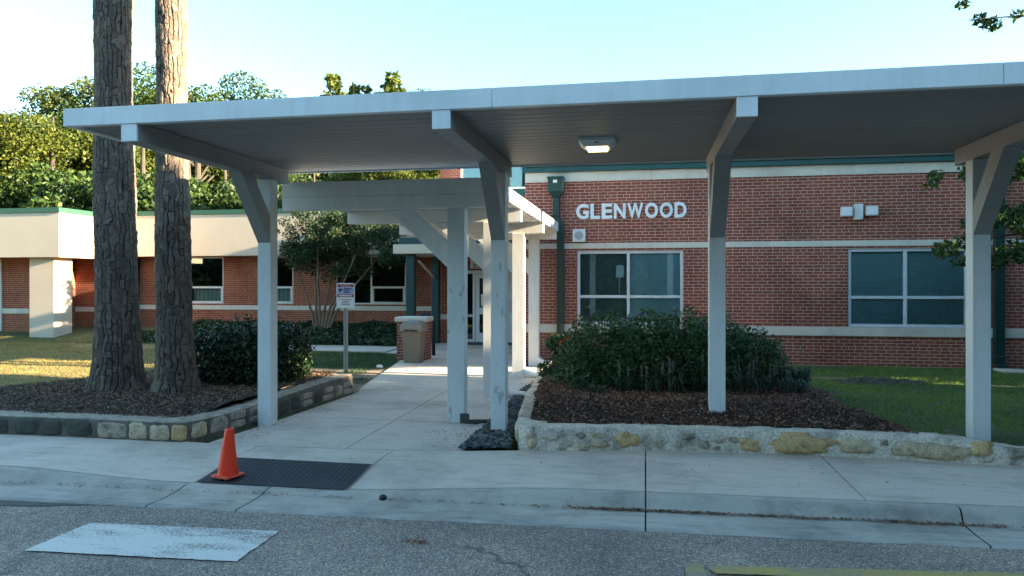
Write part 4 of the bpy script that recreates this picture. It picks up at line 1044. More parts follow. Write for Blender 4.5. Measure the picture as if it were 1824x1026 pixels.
# slate strip between walkway and right wall
SP = [(-1.93, 7.50), (-1.42, 7.62), (-1.50, 8.1), (-1.60, 8.9), (-1.74, 10.2), (-1.88, 12.2), (-2.0, 12.2), (-1.93, 9.0)]
insS, bbS = bed_mesh('slate_strip', SP, lambda x, y: -.01+.03*smooth01((x+1.95)/.2), M['soil'], 'dirt strip between walkway and stone wall', .05)
Vr, Fr = [], []
base = [(1, 0, 0), (.5, .86, 0), (-.5, .86, 0), (-1, 0, 0), (-.5, -.86, 0), (.5, -.86, 0)]
for k in range(2600):
    while True:
        x, y = rr.uniform(bbS[0]-.02, bbS[1]+.03), rr.uniform(7.48, 12.2)
        if insS(x, y): break
    r = rr.uniform(.012, .038); h = r*rr.uniform(.35, .6); th = rr.uniform(0, 6.28); tx, ty = rr.uniform(-.4, .4), rr.uniform(-.4, .4); o0 = len(Vr); z0 = .012+rr.uniform(0, .03)
    for lev, sc in ((-h*.4, .9), (h*.4, 1.0), (h, .62)):
        for bx_, by_, _ in base:
            q = rr.uniform(.75, 1.2)*sc*r; X, Y = bx_*q*math.cos(th)-by_*q*.7*math.sin(th), bx_*q*math.sin(th)+by_*q*.7*math.cos(th)
            Vr.append((x+X, y+Y, z0+lev+X*tx+Y*ty))
    Fr += [[o0+l_*6+j, o0+l_*6+(j+1) % 6, o0+l_*6+6+(j+1) % 6, o0+l_*6+6+j] for l_ in (0, 1) for j in range(6)]+[[o0+12+j for j in range(6)]]
tag(link('slate_gravel', mesh_from('slate_gravel', np.array(Vr), Fr, [M['slate']])), 'loose dark slate stones beside the walkway', 'gravel', None, 'stuff')

# ------------------------------------------------------------------ grass
def blades(P, rng, h, w_, lean=.6):
    n = len(P); th = rng.random(n)*6.283; hh = h[0]+(h[1]-h[0])*rng.random(n); ww_ = w_[0]+(w_[1]-w_[0])*rng.random(n)
    d = np.stack([np.cos(th), np.sin(th), np.zeros(n)], 1); l = rng.normal(size=(n, 2))*lean
    tip = P+np.stack([l[:, 0]*hh, l[:, 1]*hh, hh], 1)
    V = np.stack([P-d*ww_[:, None]/2, P+d*ww_[:, None]/2, tip], 1).reshape(-1, 3)
    return V, np.arange(3*n).reshape(n, 3)
def box_scatter(x0, x1, y0, y1, n, rng, cond=None):
    P = np.stack([rng.uniform(x0, x1, n), rng.uniform(y0, y1, n)], 1)
    if cond: P = P[[cond(x, y) for x, y in P]]
    return np.array([(x, y, ground_h(x, y)-.005) for x, y in P])
P = box_scatter(1.6, 11, 8.15, 16.1, 75000, rg, lambda x, y: not insR(x, y) and nz(x, y, 1.1) > -.42 and math.hypot((x-3.85)/.75, (y-13.2)/.45) > .9)
stuff('lawn_grass', *blades(P, rg, (.02, .065), (.006, .012), .8), M['grass'], 'short green lawn grass before the brick wall', 'grass')
P = box_scatter(-21, -8.0, 8.6, 20.6, 85000, rg, lambda x, y: not insL(x, y) and y < 18 or y > 19.5 and x > -17.9 or x < -16.2)
stuff('lawn_grass', *blades(P, rg, (.02, .05), (.008, .016), .9), M['grass_gold'], 'dry golden lawn grass left of the pines', 'grass')
P = box_scatter(-10.5, -4.6, 11.4, 18.0, 42000, rg, lambda x, y: x < wl(y)-.03 and (y > 14.5 or nz(x, y, 1.3) > .15) and not insL(x, y))
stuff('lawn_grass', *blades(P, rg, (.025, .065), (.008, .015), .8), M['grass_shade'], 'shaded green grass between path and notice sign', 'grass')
P = box_scatter(-2.0, -1.75, 11.8, 15.8, 2500, rg)
stuff('lawn_grass', *blades(P, rg, (.03, .09), (.006, .012), .8), M['grass_gold'], 'dry grass tuft along the walkway edge', 'grass')
# dug earth heap on the right lawn
V, F = [], []; n = 34
for j in range(n):
    for i in range(n):
        u_, v_ = i/(n-1)*2-1, j/(n-1)*2-1; r = math.hypot(u_, v_); x, y = 3.85+u_*.85, 13.2+v_*.55
        V.append((x, y, ground_h(x, y)-.03+.12*max(0, 1-r)**.6+(.05*nz(x, y, 7)+.03*nz(x, y, 17))*(r < 1)))
F = [[j*n+i, j*n+i+1, (j+1)*n+i+1, (j+1)*n+i] for j in range(n-1) for i in range(n-1)]
tag(link('dirt_mound', mesh_from('dirt_mound', np.array(V), F, [M['mound']])), 'low mound of bare dug earth on the right lawn', 'dirt mound', None, 'stuff')
# litter: dead leaves along the kerb and crumbs on the concrete
pts = []
for k in range(1300):
    x = rr.choice([rr.gauss(-.25, .22), rr.gauss(.35, .3), rr.gauss(1.2, .4), rr.gauss(2.3, .3)]) if k < 950 else rr.uniform(-6, 3.3); y = kerbY(x)-.150-abs(rr.gauss(0, .022)); pts.append((x, y, ROADZ+.024+.02*rr.random()))
for k in range(70):
    a, b_ = G(740+rr.gauss(0, 14), 967+rr.gauss(0, 3), ROADZ); pts.append((a, b_, ROADZ+.012))
for k in range(90):
    x = rr.uniform(-6, 3.4); y = rr.uniform(6.5, 7.5); pts.append((x, y, side_z(x, y)+.006))
for k in range(160):
    y = rr.uniform(7.5, 11); x = wr(y)-abs(rr.gauss(0, .35)); pts.append((x, y, .010))
for k in range(150):
    a, b_ = G(835+rr.gauss(0, 34), 779+rr.gauss(0, 9)); pts.append((a, b_, .008))
for k in range(220):
    y = 7.6+rr.random()**1.5*4; x = wl(y)+.03+abs(rr.gauss(0, .22)); pts.append((x, y, .008))
P = np.array(pts); stuff('leaf_litter', *cards(P, rg, (.012, .045), (.006, .02), .25), M['litter'], 'dead leaves and crumbs along the kerb and paving', 'leaf litter')

# ------------------------------------------------------------------ pines
def pine(x, y, z, rprof, seed, label):
    t = thing('pine_tree', label, 'tree', (x, y, z), 'tall pines in the left bed')
    rng = np.random.default_rng(seed)
    nu, nv, H = 260, 640, 6.9
    circ = 2*math.pi*rprof(3)
    NU = max(8, int(circ/.060)); cv = .120; NV = int(H/cv)+3
    ju, jv, val = rng.random((NV+2, NU)), rng.random((NV+2, NU)), rng.random((NV+2, NU))
    U = np.arange(nu)/nu*NU; Vv = np.linspace(0, H, nv)
    UU, VV = np.meshgrid(U, Vv)   # (nv,nu)
    # warp for irregular plates
    nzf = rng.normal(size=(nv//6+3, nu//6+1)); gy, gx = VV/H*(nv//6), UU/NU*(nu//6); y0_, x0_ = gy.astype(int), gx.astype(int); fy, fx = gy-y0_, gx-x0_; mm = nu//6
    q_ = lambda i_, j_: nzf[np.clip(i_, 0, nv//6+2), j_ % mm]
    nzv = (q_(y0_, x0_)*(1-fx)+q_(y0_, x0_+1)*fx)*(1-fy)+(q_(y0_+1, x0_)*(1-fx)+q_(y0_+1, x0_+1)*fx)*fy
    wu = .22*np.sin(VV*4.3+UU*2*np.pi/NU*3+seed)+.17*nzv; wv = .20*np.sin(UU*2*np.pi/NU*5+VV*3)+.15*np.roll(nzv, 40, 1)
    grid2 = rng.normal(size=(nv//14+3, nu//13+1)); gy, gx = VV/H*(nv//14), UU/NU*(nu//13); y0_, x0_ = gy.astype(int), gx.astype(int); fy, fx = gy-y0_, gx-x0_; fy = fy*fy*(3-2*fy); fx = fx*fx*(3-2*fx); m2 = nu//13
    q2 = lambda i_, j_: grid2[np.clip(i_, 0, nv//14+2), j_ % m2]
    big = (q2(y0_, x0_)*(1-fx)+q2(y0_, x0_+1)*fx)*(1-fy)+(q2(y0_+1, x0_)*(1-fx)+q2(y0_+1, x0_+1)*fx)*fy
    a = (UU+.27*big+.10*nzv) % NU; ic = np.floor(a).astype(int) % NU; fa = a-np.floor(a)
    cs = rng.uniform(.75, 1.35, NU); cof = rng.random(NU)*9; b = VV/cv*cs[ic]+cof[ic]+.24*np.roll(big, 37, 0)+.16*np.roll(nzv, 51, 1)
    ir = np.floor(b).astype(int); fb = b-np.floor(b)
    hsh = lambda p_, q_: np.abs(np.sin(p_*127.1+q_*311.7+seed)*43758.5453) % 1
    lft, rgt = fa, 1-fa
    lft = np.where(hsh(ic, np.floor(VV/.21)) < .22, 1.0, lft); rgt = np.where(hsh((ic+1) % NU, np.floor(VV/.21)) < .22, 1.0, rgt)
    low, top = np.where(hsh(ic+7, ir) < .25, 1.0, fb), np.where(hsh(ic+7, ir+1) < .25, 1.0, 1-fb)
    eu = np.minimum(lft, rgt)*circ/NU; ev = np.minimum(low, top)*cv
    dpt = np.minimum(eu/.011, ev/.010+.12)*(1+.25*nzv)
    edge = np.clip(dpt, 0, 1); idv = hsh(ic, ir)
    edge = edge*edge*(3-2*edge)
    rad = np.array([rprof(v) for v in Vv])[:, None]
    th = UU/NU*2*np.pi
    flare = np.exp(-VV/.25)*.055*(1+.6*np.sin(th*5+seed)+.4*np.sin(th*3+seed*2))
    rr_ = rad+flare+.016*(edge-1)+.010*(idv-.5)*edge+.010*np.sin(VV*2.1+seed)+.0025*nzv*edge+.003*rng.normal(size=a.shape)
    X = x+rr_*np.cos(th)-.015*VV-.01+.012*np.sin(VV*.9+seed); Y = y+rr_*np.sin(th); Z = z-.05+VV
    P = np.stack([X, Y, Z], 2).reshape(-1, 3)
    i, j = np.meshgrid(np.arange(nu), np.arange(nv-1)); i2 = (i+1) % nu
    F = np.stack([j*nu+i, j*nu+i2, (j+1)*nu+i2, (j+1)*nu+i], 2).reshape(-1, 4)
    me = mesh_from('trunk', P, F, [M['bark']], None, True)
    at = me.attributes.new('plate', 'FLOAT', 'POINT'); at.data.foreach_set('value', (np.clip(idv*.6+.4, 0, 1)*edge).astype(np.float32).ravel())
    tr = link('trunk', me, t)
    mb = MB(); mb.tube([(x-.11, y, z+6.82), (x-.15, y, z+11), (x, y, z+18)], [rprof(6.9)-.005, rprof(6.9)*.8, .06], 16)
    rb = random.Random(seed); cen = []
    for k in range(16):
        zz = z+11+k*.45; an = rb.uniform(0, 6.28); l = rb.uniform(1.6, 3.0)*(1-k/26)
        e_ = Vector((x+math.cos(an)*l, y+math.sin(an)*l, zz+rb.uniform(.0, .6))); mb.tube([(x, y, zz), tuple(e_)], [.06, .02], 6); cen.append(e_)
    mb.build('limbs', M['bark_dark'], t)
    Pn = np.concatenate([np.array(c)+rng.normal(size=(260, 3))*[.55, .55, .35] for c in cen])
    link('crown', mesh_from('crown', *cards(Pn, rng, (.16, .28), (.03, .05), 1.0), [M['needle']]), t)
    return t
pine(-6.33, 9.02, .27, lambda v: .212+.062*math.exp(-v/1.4)-.004*v, 3, 'slimmer right hand pine trunk, its upper bark lit warm by the sun')
pine(-7.36, 9.19, .27, lambda v: .266+.062*math.exp(-v/1.4)-.004*v, 8, 'thicker left hand pine trunk in shade with dark plated bark')

# ------------------------------------------------------------------ foliage
def ell_clusters(rng, c, r, n, rc, low=-1.0, shell=.55):
    out = []
    while len(out) < n:
        d = rng.normal(size=3); d /= np.linalg.norm(d); q = shell+(1-shell)*rng.random(); p = d*q
        if p[2] < low: continue
        out.append((np.array(c)+p*np.array(r), rng.uniform(*rc)))
    return out
def leaves_of(cl, n, rng, lw, ww_, flat=.75, squash=.7):
    R_ = np.array([c[1] for c in cl]); wts = R_**2/np.sum(R_**2); k = rng.choice(len(cl), n, p=wts)
    d = rng.normal(size=(n, 3)); d /= np.linalg.norm(d, axis=1)[:, None]; q = (.35+.65*rng.random(n)**.6)[:, None]
    P = np.array([c[0] for c in cl])[k]+d*q*R_[k][:, None]*np.array([1, 1, squash])
    up = d*.5+np.array([0, 0, .5])
    return cards(P, rng, lw, ww_, flat, up)
def tree_proto(seed, kind, H, mat, n=46000, lw=(.09, .19)):
    """a tree standing at the origin: trunk with limbs, and a crown"""
    rng = np.random.default_rng(seed); rb = random.Random(seed)
    t = bpy.data.objects.new({'round': 'broadleaf_tree', 'cone': 'conical_tree', 'bush': 'tall_shrub'}[kind], None); C.objects.link(t)
    cl = []
    if kind == 'bush':
        for k in range(7):
            c = (rb.uniform(-.34, .34)*H, rb.uniform(-.2, .2)*H, rb.uniform(.12, .5)*H); r = rb.uniform(.16, .26)*H
            cl += ell_clusters(rng, c, (r, r, r), 13, (.07*H, .12*H), shell=.4)
    elif kind == 'round':
        for k in range(7):
            c = (rb.uniform(-.24, .24)*H, rb.uniform(-.24, .24)*H, rb.uniform(.34, .82)*H); r = rb.uniform(.13, .22)*H
            cl += ell_clusters(rng, c, (r, r, r*.8), 13, (.055*H, .105*H), shell=.5)
    else:
        for k in range(60):
            f = (k+.5)/60; an = rb.uniform(0, 6.28); r = (1-f)*.23*H*rb.uniform(.55, 1.15)+.02*H
            cl.append((np.array((math.cos(an)*r, math.sin(an)*r, (.12+.88*f)*H)), rb.uniform(.04, .075)*H*(1.1-.6*f)))
    mb = MB(); mb.tube([(0, 0, -.3), (.05, 0, .25*H), (0, .05, .6*H), (0, 0, .88*H)], [.026*H, .02*H, .012*H, .003*H], 9)
    for c, r in cl[::5]:
        z0 = max(.2*H, float(c[2])-.2*H); m_ = (float(c[0])*.55, float(c[1])*.55, (z0+float(c[2]))/2+.02*H); mb.tube([(0, 0, z0), m_, tuple(float(q) for q in c)], [.0045*H, .003*H, .001*H], 5)
    mb.build('trunk', M['bark_dark'], t)
    link('crown', mesh_from('crown', *leaves_of(cl, n, rng, lw, (lw[0]*.6, lw[1]*.62)), [mat]), t)
    return t
kinds = {'a': tree_proto(21, 'round', 10, M['leaf_tree']), 'b': tree_proto(22, 'round', 10, M['leaf_gold']), 'c': tree_proto(23, 'round', 10, M['leaf_dark']), 'd': tree_proto(24, 'cone', 10, M['leaf_gold'], 7000, (.18, .34)), 'e': tree_proto(25, 'bush', 10, M['leaf_evergreen'], 17000, (.3, .6)), 'g': tree_proto(27, 'bush', 10, M['leaf_tree'], 26000, (.16, .32)), 'f': tree_proto(26, 'round', 10, M['leaf_evergreen'], 24000, (.28, .5))}
used = set()
def plant(kind, x, y, s, rz, label, group, sz=1.0):
    o = kinds[kind] if kind not in used else copy_tree(kinds[kind]); used.add(kind)
    o.location = (x, y, 0); o.rotation_euler = (0, 0, rz); o.scale = (s, s, s*sz)
    tag(o, label, 'tree', group); return o
GB = 'trees rising behind the school'
def bgpos(px, Y):
    a = R(10.37); t = (px-912)/1300; return Y*(t*math.cos(a)-math.sin(a))/(t*math.sin(a)+math.cos(a))
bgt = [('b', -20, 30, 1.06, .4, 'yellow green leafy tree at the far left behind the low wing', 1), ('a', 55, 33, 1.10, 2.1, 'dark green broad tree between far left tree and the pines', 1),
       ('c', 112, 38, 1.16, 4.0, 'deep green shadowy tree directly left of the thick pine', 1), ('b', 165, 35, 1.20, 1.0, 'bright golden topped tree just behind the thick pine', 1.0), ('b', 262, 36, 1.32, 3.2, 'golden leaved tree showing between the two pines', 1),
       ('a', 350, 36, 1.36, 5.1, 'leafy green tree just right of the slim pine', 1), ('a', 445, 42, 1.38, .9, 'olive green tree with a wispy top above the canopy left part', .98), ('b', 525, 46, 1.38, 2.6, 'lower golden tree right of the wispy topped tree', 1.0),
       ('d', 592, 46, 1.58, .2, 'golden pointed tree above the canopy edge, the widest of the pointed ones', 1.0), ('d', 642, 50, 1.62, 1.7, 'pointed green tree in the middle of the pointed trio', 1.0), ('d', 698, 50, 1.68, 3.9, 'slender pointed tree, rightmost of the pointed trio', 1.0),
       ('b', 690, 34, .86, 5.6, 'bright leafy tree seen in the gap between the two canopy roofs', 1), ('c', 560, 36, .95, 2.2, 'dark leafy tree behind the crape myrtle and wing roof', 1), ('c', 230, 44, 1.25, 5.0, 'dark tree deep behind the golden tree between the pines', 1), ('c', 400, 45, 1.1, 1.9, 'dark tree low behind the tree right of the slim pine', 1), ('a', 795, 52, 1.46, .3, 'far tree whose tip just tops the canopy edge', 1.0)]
for k, px, Y, s, rz, lab, sz in bgt: plant(k, bgpos(px, Y), Y, s, rz, lab, GB, sz)
# shade belt to the right of the picture and trees across the road (seen in the glass)
for i, (px, Y, s) in enumerate(((-60, 30, 1.15), (20, 29, 1.05), (95, 30, 1.1), (175, 30, 1.0), (255, 31, 1.1), (335, 30, 1.0), (400, 31, .95), (470, 31, .85))):
    plant('g', bgpos(px, Y), Y, s, i*.9, 'leafy understorey shrub rising behind the low wing roof', 'shrubs behind the low wing')
# belt: tall to the right of the road and canopy, low where the evening sun comes through, tall again by the wall
for i, (k, x, y, s, sz) in enumerate((('f', 14, -6, 1.1, .80), ('f', 15.5, -1.5, 1.15, .76), ('f', 14.5, 2.5, 1.15, .76), ('f', 15.2, 6.2, 1.0, .84), ('f', 19.5, 4.2, 1.2, .78), ('f', 20, 0, 1.2, .8),
                                     ('f', 14.5, 10.0, .44, .8), ('f', 18, 17.6, 1.0, .9), ('f', 22.5, 19.5, 1.1, .9), ('f', 14.8, 16.6, .75, .95), ('f', 17.5, 7.4, .8, .8), ('f', 27, -8, 1.2, .85), ('f', 27, -2, 1.2, .82), ('f', 27, 4, 1.2, .80), ('f', 24, 9, .9, .8), ('f', 11, -11, 1.1, .9), ('f', 18, -11, 1.2, .9), ('f', 16.2, 16.8, .5, 1.55), ('f', 20.5, 16.6, .75, 1.3))):
    plant(k, x, y, s, i*1.3, 'leafy shade tree in the belt right of the school front', 'shade trees right of the school', sz)
for i, (k, x, y, s, sz) in enumerate((('e', 13.0, -7, .6, 1), ('e', 12.6, -2.5, .6, 1), ('e', 12.6, 1.5, .6, 1), ('e', 12.8, 5, .6, 1), ('e', 13.0, 8, .5, 1), ('e', 14.2, 11, .40, 1), ('e', 14.4, 13.8, .40, 1), ('e', 15, 16.5, .7, 1))):
    plant(k, x, y, s, R(90)+i*.5, 'dense tall shrub under the shade trees right of the school', 'shrubs right of the school', sz)
for i, (k, x, y, s) in enumerate((('f', -30, -16, 1.1), ('f', -22, -17, 1.3), ('f', -14, -19, 1.4), ('f', -7, -17, 1.3), ('f', 0, -18, 1.35), ('f', 7, -19, 1.3), ('f', 13, -16, 1.2), ('f', 21, -15, 1.2), ('f', -26, -25, 1.0), ('f', -17, -26, 1.0), ('f', -9, -25, 1.0), ('f', -2, -26, 1.0), ('f', 5, -25, 1.0), ('f', 13, -25, 1.0), ('f', 21, -24, 1.0))):
    plant(k, x, y, s, i*2.1, 'leafy tree on the far side of the driveway', 'trees across the driveway', .72)
for i in range(12):
    plant('e', -31-i*3.6, -14-.8*(i % 2), .85, i*.7, 'dense tall shrub on the far side of the driveway', 'shrubs across the driveway')
for i in range(13):
    plant('e', -25+i*3.8, -15.6+.6*(i % 2), .72, i*.5-.8, 'dense tall shrub on the far side of the driveway', 'shrubs across the driveway')
for i in range(14):
    plant('e', -27+i*3.7, -12.5-.8*(i % 2), .66, i*.35-.5, 'dense tall shrub on the far side of the driveway', 'shrubs across the driveway')
ns = thing('road_sign', 'small white sign on a thin post across the driveway, mirrored in the window', 'sign', (-1.25, -4, -.2))
B(-1.43, -1.07, -4.005, -3.995, 2.12, 2.70).build('sign_panel', M['sign_white'], ns); MB().tube([(-1.25, -4.03, -.4), (-1.25, -4.03, 2.6)], .025, 8).build('sign_post', M['metal_post'], ns)

# oak whose branches hang in at the right
ok = thing('oak_tree', 'oak at the right edge with lobed leaf sprays hanging past the post', 'tree', (9.2, 12.6, .1))
rng = np.random.default_rng(77); cl = ell_clusters(rng, (9.6, 12.6, 8.6), (3.0, 2.6, 2.4), 40, (.4, .8), shell=.4)
mb = MB(); mb.tube([(9.2, 12.6, -.2), (9.15, 12.6, 2.2), (9.3, 12.5, 5.5), (9.4, 12.6, 9.5)], [.24, .2, .14, .04], 12)
sprays = [((8.9, 12.4, 3.6), (6.4, 12.1, 3.55), (4.25, 12.0, 3.42), 9, .20), ((9, 12.4, 3.0), (6.5, 12.0, 2.75), (4.35, 12.0, 2.30), 12, .21), ((9, 12.5, 2.9), (7, 12.2, 2.5), (5.15, 12.1, 2.15), 14, .30), ((9.0, 12.5, 3.4), (6.7, 12.2, 3.1), (4.95, 12.1, 2.65), 14, .30),
          ((9.2, 12.5, 5.2), (7.2, 12.2, 5.9), (4.75, 12.0, 5.72), 12, .17), ((9.2, 12.5, 5.4), (7.2, 12.3, 6.4), (4.95, 12.0, 6.35), 12, .2), ((9.1, 12.5, 4), (7, 12.2, 4.0), (5.2, 12.1, 3.5), 10, .28)]
sp_cl = []
for a, b_, c_, n, r in sprays:
    pts = []
    for k in range(9):
        t = k/8; p = Vector(a)*(1-t)**2+Vector(b_)*2*t*(1-t)+Vector(c_)*t*t; pts.append(tuple(p))
    mb.tube(pts, [.05*(1-t/8*.9) for t in range(9)], 6)
    for k in range(n):
        t = .4+.6*k/(n-1); p = Vector(a)*(1-t)**2+Vector(b_)*2*t*(1-t)+Vector(c_)*t*t
        sp_cl.append((np.array(p)+rng.normal(size=3)*[.10, .2, .10], r*rng.uniform(.7, 1.25)*(1.6-.8*t)))
mb.build('trunk', M['bark_dark'], ok)
V1, F1 = leaves_of(cl, 9000, rng, (.10, .2), (.06, .11)); V2, F2 = leaves_of(sp_cl, 15000, rng, (.07, .14), (.03, .06), .8)
link('crown', mesh_from('crown', np.concatenate([V1, V2]), np.concatenate([F1, F2+len(V1)]), [M['leaf_oak']]), ok)

# hedges
def hedge(name, label, cat, boxes, n, lw, ww_, mat, loc, seed, twigs=40, zfun=None):
    """boxes: (cx,cy,cz,rx,ry,rz) rounded lobes; leaves fill an outer skin"""
    t = thing(name, label, cat, loc); rng = np.random.default_rng(seed); P, U = [], []
    vol = np.array([b[3]*b[5]+b[3]*b[4]+b[4]*b[5] for b in boxes]); cnt = (vol/vol.sum()*n).astype(int)
    for b_, k in zip(boxes, cnt):
        d = rng.normal(size=(k, 3)); d = np.sign(d)*np.abs(d)**.75; d /= np.linalg.norm(d, axis=1)[:, None]
        q = (1-.38*rng.random(k)**1.6)*(1+.10*np.sin(d[:, 0]*9+seed)*np.sin(d[:, 2]*8+1)+.07*np.sin(d[:, 1]*13+d[:, 0]*11))*(1+.05*rng.normal(size=k))
        p = np.array(b_[:3])+d*q[:, None]*np.array(b_[3:]); P.append(p); U.append(d*.6+np.array([0, 0, .4]))
    P = np.concatenate(P); U = np.concatenate(U); keep = P[:, 2] > loc[2]-.02; P, U = P[keep], U[keep]
    link('foliage', mesh_from('foliage', *cards(P, rng, lw, ww_, .55, U), [mat]), t)
    mb = MB(); rb = random.Random(seed)
    for k in range(twigs):
        b_ = rb.choice(boxes); x, y = b_[0]+rb.uniform(-.6, .6)*b_[3], b_[1]+rb.uniform(-.6, .6)*b_[4]; zt = b_[2]+b_[5]*rb.uniform(.3, .8)
        mb.tube([(x*.6+b_[0]*.4, y*.6+b_[1]*.4, loc[2]-.05), (x, y, zt)], [.014, .005], 5)
    mb.build('stems', M['bark_dark'], t); return t
hb = [(-.55, 10.1, .72, .62, .75, .62), (0, 10.0, .76, .62, .8, .64), (.5, 10.05, .78, .6, .8, .64), (1.0, 10.2, .74, .55, .75, .58), (1.45, 10.3, .66, .42, .6, .48), (-.85, 10.3, .5, .45, .7, .44), (.2, 9.65, .6, .9, .45, .42)]
hedge('hedge', 'dense dark green rounded hedge behind the canopy post on the right', 'hedge', hb, 46000, (.035, .075), (.018, .036), M['leaf_hedge'], (.3, 10, .38), 51)
hl = [(-6.55, 10.3, .62, .45, .55, .50), (-6.0, 10.25, .68, .55, .6, .56), (-5.62, 10.5, .66, .5, .6, .54), (-5.9, 9.95, .55, .6, .4, .40)]
hedge('hedge', 'glossy near black green shrub mass behind the left canopy post', 'hedge', hl, 22000, (.05, .095), (.022, .042), M['leaf_holly'], (-5.9, 10.3, .26), 52)
# spiky perennials before the right hedge
def perennial(x, y, z, h, spread, n, seed, spikes, name, label, flower='spike'):
    t = thing(name, label, 'plant', (x, y, z), 'flowering plants before the right hedge'); rng = np.random.default_rng(seed); rb = random.Random(seed)
    V, F = [], []
    for k in range(n):   # long arching leaves
        an = rb.uniform(0, 6.28); l = rb.uniform(.5, 1.0)*h; r = spread*rb.uniform(.3, 1); w_ = rb.uniform(.006, .013); bx_, by_ = x+rb.uniform(-.4, .4)*spread, y+rb.uniform(-.4, .4)*spread
        dx_, dy_ = math.cos(an), math.sin(an); sx_, sy_ = -dy_*w_, dx_*w_; o0 = len(V)
        z0 = z+rb.uniform(0, .45)*h*(1 if spikes else .2)
        for q in (0, .35, .7, 1):
            wq = (1-q**2)*.9+.1; zz = z0+l*.62*(1.5*q-.85*q*q); rr2 = r*.8*q**1.3
            V += [(bx_+dx_*rr2-sx_*wq, by_+dy_*rr2-sy_*wq, zz), (bx_+dx_*rr2+sx_*wq, by_+dy_*rr2+sy_*wq, zz)]
        F += [[o0+2*q, o0+2*q+1, o0+2*q+3, o0+2*q+2] for q in range(3)]
    link('foliage', mesh_from('foliage', np.array(V), F, [M['leaf_spike']]), t)
    if spikes:
        mb = MB()
        for k in range(spikes):
            P = []
            bx_, by_ = x+rb.uniform(-.6, .6)*spread, y+rb.uniform(-.6, .6)*spread; l = h*rb.uniform(1.0, 1.45); tx, ty = bx_+rb.uniform(-.06, .06), by_+rb.uniform(-.06, .06)
            mb.tube([(bx_, by_, z), (tx, ty, z+l)], [.004, .002], 4)
            for q in range(46):
                f = .62+.38*q/45; P.append((bx_+(tx-bx_)*f+rb.gauss(0, .008), by_+(ty-by_)*f+rb.gauss(0, .008), z+l*f))
            link('flower_spike', mesh_from('flower_spike', *cards(np.array(P), rng, (.012, .03), (.008, .016), 1), [M['flower_spike']]), t)
        mb.build('stems', M['bark_twig'], t)
    return t
pl = [(1110, 9.15, .42, 3, 'grey green spiky plant left of the white post, leftmost of its row'), (1165, 9.2, .46, 3, 'grey green plant with pale flower spikes beside the previous tuft'), (1205, 9.15, .5, 4, 'tall pale flower spikes close left of the white post'), (1245, 9.3, .5, 3, 'spiky plant half hidden by the white post'),
      (1315, 9.3, .48, 3, 'flower spikes just right of the white post'), (1360, 9.35, .44, 2, 'leafy tuft at the right end of the hedge'), (1400, 9.45, .42, 3, 'tuft with faint grey spikes before the brick wall'), (1425, 9.55, .40, 2, 'outermost tuft at the lawn edge'), (1062, 9.1, .34, 0, 'low arching grassy tuft at the hedge foot'), (1030, 9.3, .36, 2, 'tuft at the left foot of the hedge')]
for i, (px, Y, h, sp_, lab) in enumerate(pl):
    x = px2(px, 600, Y)[0]; perennial(x, Y, rb_h(x, Y)-.01, h*.72, .24, 60, 200+i, sp_, 'flowering_plant', lab)
for i, (px, Y, h) in enumerate(((1380, 10.0, .5), (1420, 10.2, .5), (1345, 9.9, .5))):
    x = px2(px, 600, Y)[0]; perennial(x, Y, rb_h(x, Y)-.02, h*.85, .34, 160, 260+i, 3, 'flowering_plant', ['bushy perennial between hedge end and lawn, middle of three', 'bushy perennial nearest the open lawn', 'bushy perennial touching the hedge end'][i])
# red flowers at the left end of the hedge
lil = thing('daylily', 'leafy plant with orange red blooms by the walkway corner', 'plant', (-1.25, 11.2, .2)); rng = np.random.default_rng(88); rb = random.Random(88)
hb2 = ell_clusters(rng, (-1.2, 11.2, .55), (.4, .6, .45), 14, (.14, .24))
link('foliage', mesh_from('foliage', *leaves_of(hb2, 3600, rng, (.06, .14), (.014, .03), .9), [M['leaf_hedge']]), lil)
mb = MB(); P = []
for px, py in ((997, 612), (1009, 608), (1013, 604), (986, 648), (994, 645), (991, 650), (1003, 611)):
    x, z = px2(px, py, 11.0); mb.tube([(x+.1, 11.2, .2), (x, 11.0, z)], [.006, .003], 4); P += [(x+rb.gauss(0, .02), 11+rb.gauss(0, .02), z+rb.gauss(0, .018)) for _ in range(14)]
for k in range(22):
    x = rb.uniform(-1.5, -.7); y = 11.6; mb.tube([(x, y, .3), (x+rb.uniform(-.05, .05), y, rb.uniform(.9, 1.25))], [.004, .002], 4)
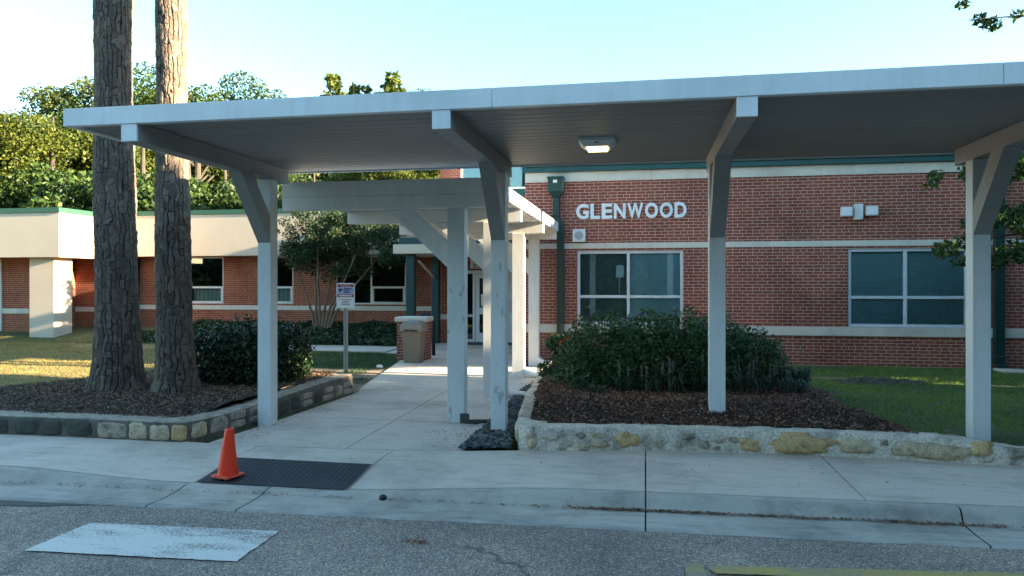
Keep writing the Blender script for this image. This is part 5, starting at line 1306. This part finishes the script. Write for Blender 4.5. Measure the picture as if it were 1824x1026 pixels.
mb.build('stems', M['bark_twig'], lil)
link('blooms', mesh_from('blooms', *cards(np.array(P), rng, (.04, .075), (.02, .04), 1), [M['flower_red']]), lil)
# ivy bed and crape myrtle by the wing
P = box_scatter(-15.5, -6.6, 19.6, 23.6, 26000, rg); P[:, 2] += .05+.28*rg.random(len(P))*(.6+.4*np.sin(P[:, 0]*3)*np.sin(P[:, 1]*4))
stuff('ivy', *cards(P, rg, (.06, .12), (.05, .09), .6), M['leaf_ivy'], 'dark evergreen ground cover along the wing wall', 'ground cover')
cm = thing('crape_myrtle', 'slender multi stemmed small tree with airy dark foliage before the wing', 'tree', (-9.95, 21.3, .15)); rng = np.random.default_rng(61); rb = random.Random(61)
mb = MB(); cl = []
cxx = lambda px, Y=21.3: px2(px, 500, Y)[0]
for k, (px1, z1, y1) in enumerate(((520, 3.1, 21.0), (548, 3.5, 21.6), (575, 3.7, 20.9), (602, 3.7, 21.4), (630, 3.6, 21.8), (662, 3.3, 20.8), (692, 3.0, 21.4))):
    x1 = cxx(px1); x0 = -9.95+(k-3)*.05; m_ = (x0*.55+x1*.45, 21.3*.5+y1*.5, 1.7); pts = [(x0, 21.3, .05), (x0*.85+x1*.15, 21.3, .8), m_, (x1, y1, z1)]
    mb.tube(pts, [.055, .045, .035, .010], 7)
    for q in range(7):
        a = Vector(m_).lerp(Vector(pts[3]), rb.uniform(.1, 1)); b_ = a+Vector((rb.uniform(-.7, .7), rb.uniform(-.6, .6), rb.uniform(-.1, .7))); mb.tube([tuple(a), tuple(b_)], [.012, .004], 4); cl.append((np.array(b_), rb.uniform(.22, .42)))
for k in range(74):
    px = rb.uniform(496, 716); cl.append((np.array((cxx(px), 21.3+rb.uniform(-.9, .9), 2.35+rb.uniform(0, 1.9)*(1-abs(px-600)/230)+.15)), rb.uniform(.2, .42)))
mb.build('trunk', M['bark_twig'], cm)
link('crown', mesh_from('crown', *leaves_of(cl, 26000, rng, (.06, .12), (.03, .06), .9, .75), [M['leaf_crape']]), cm)
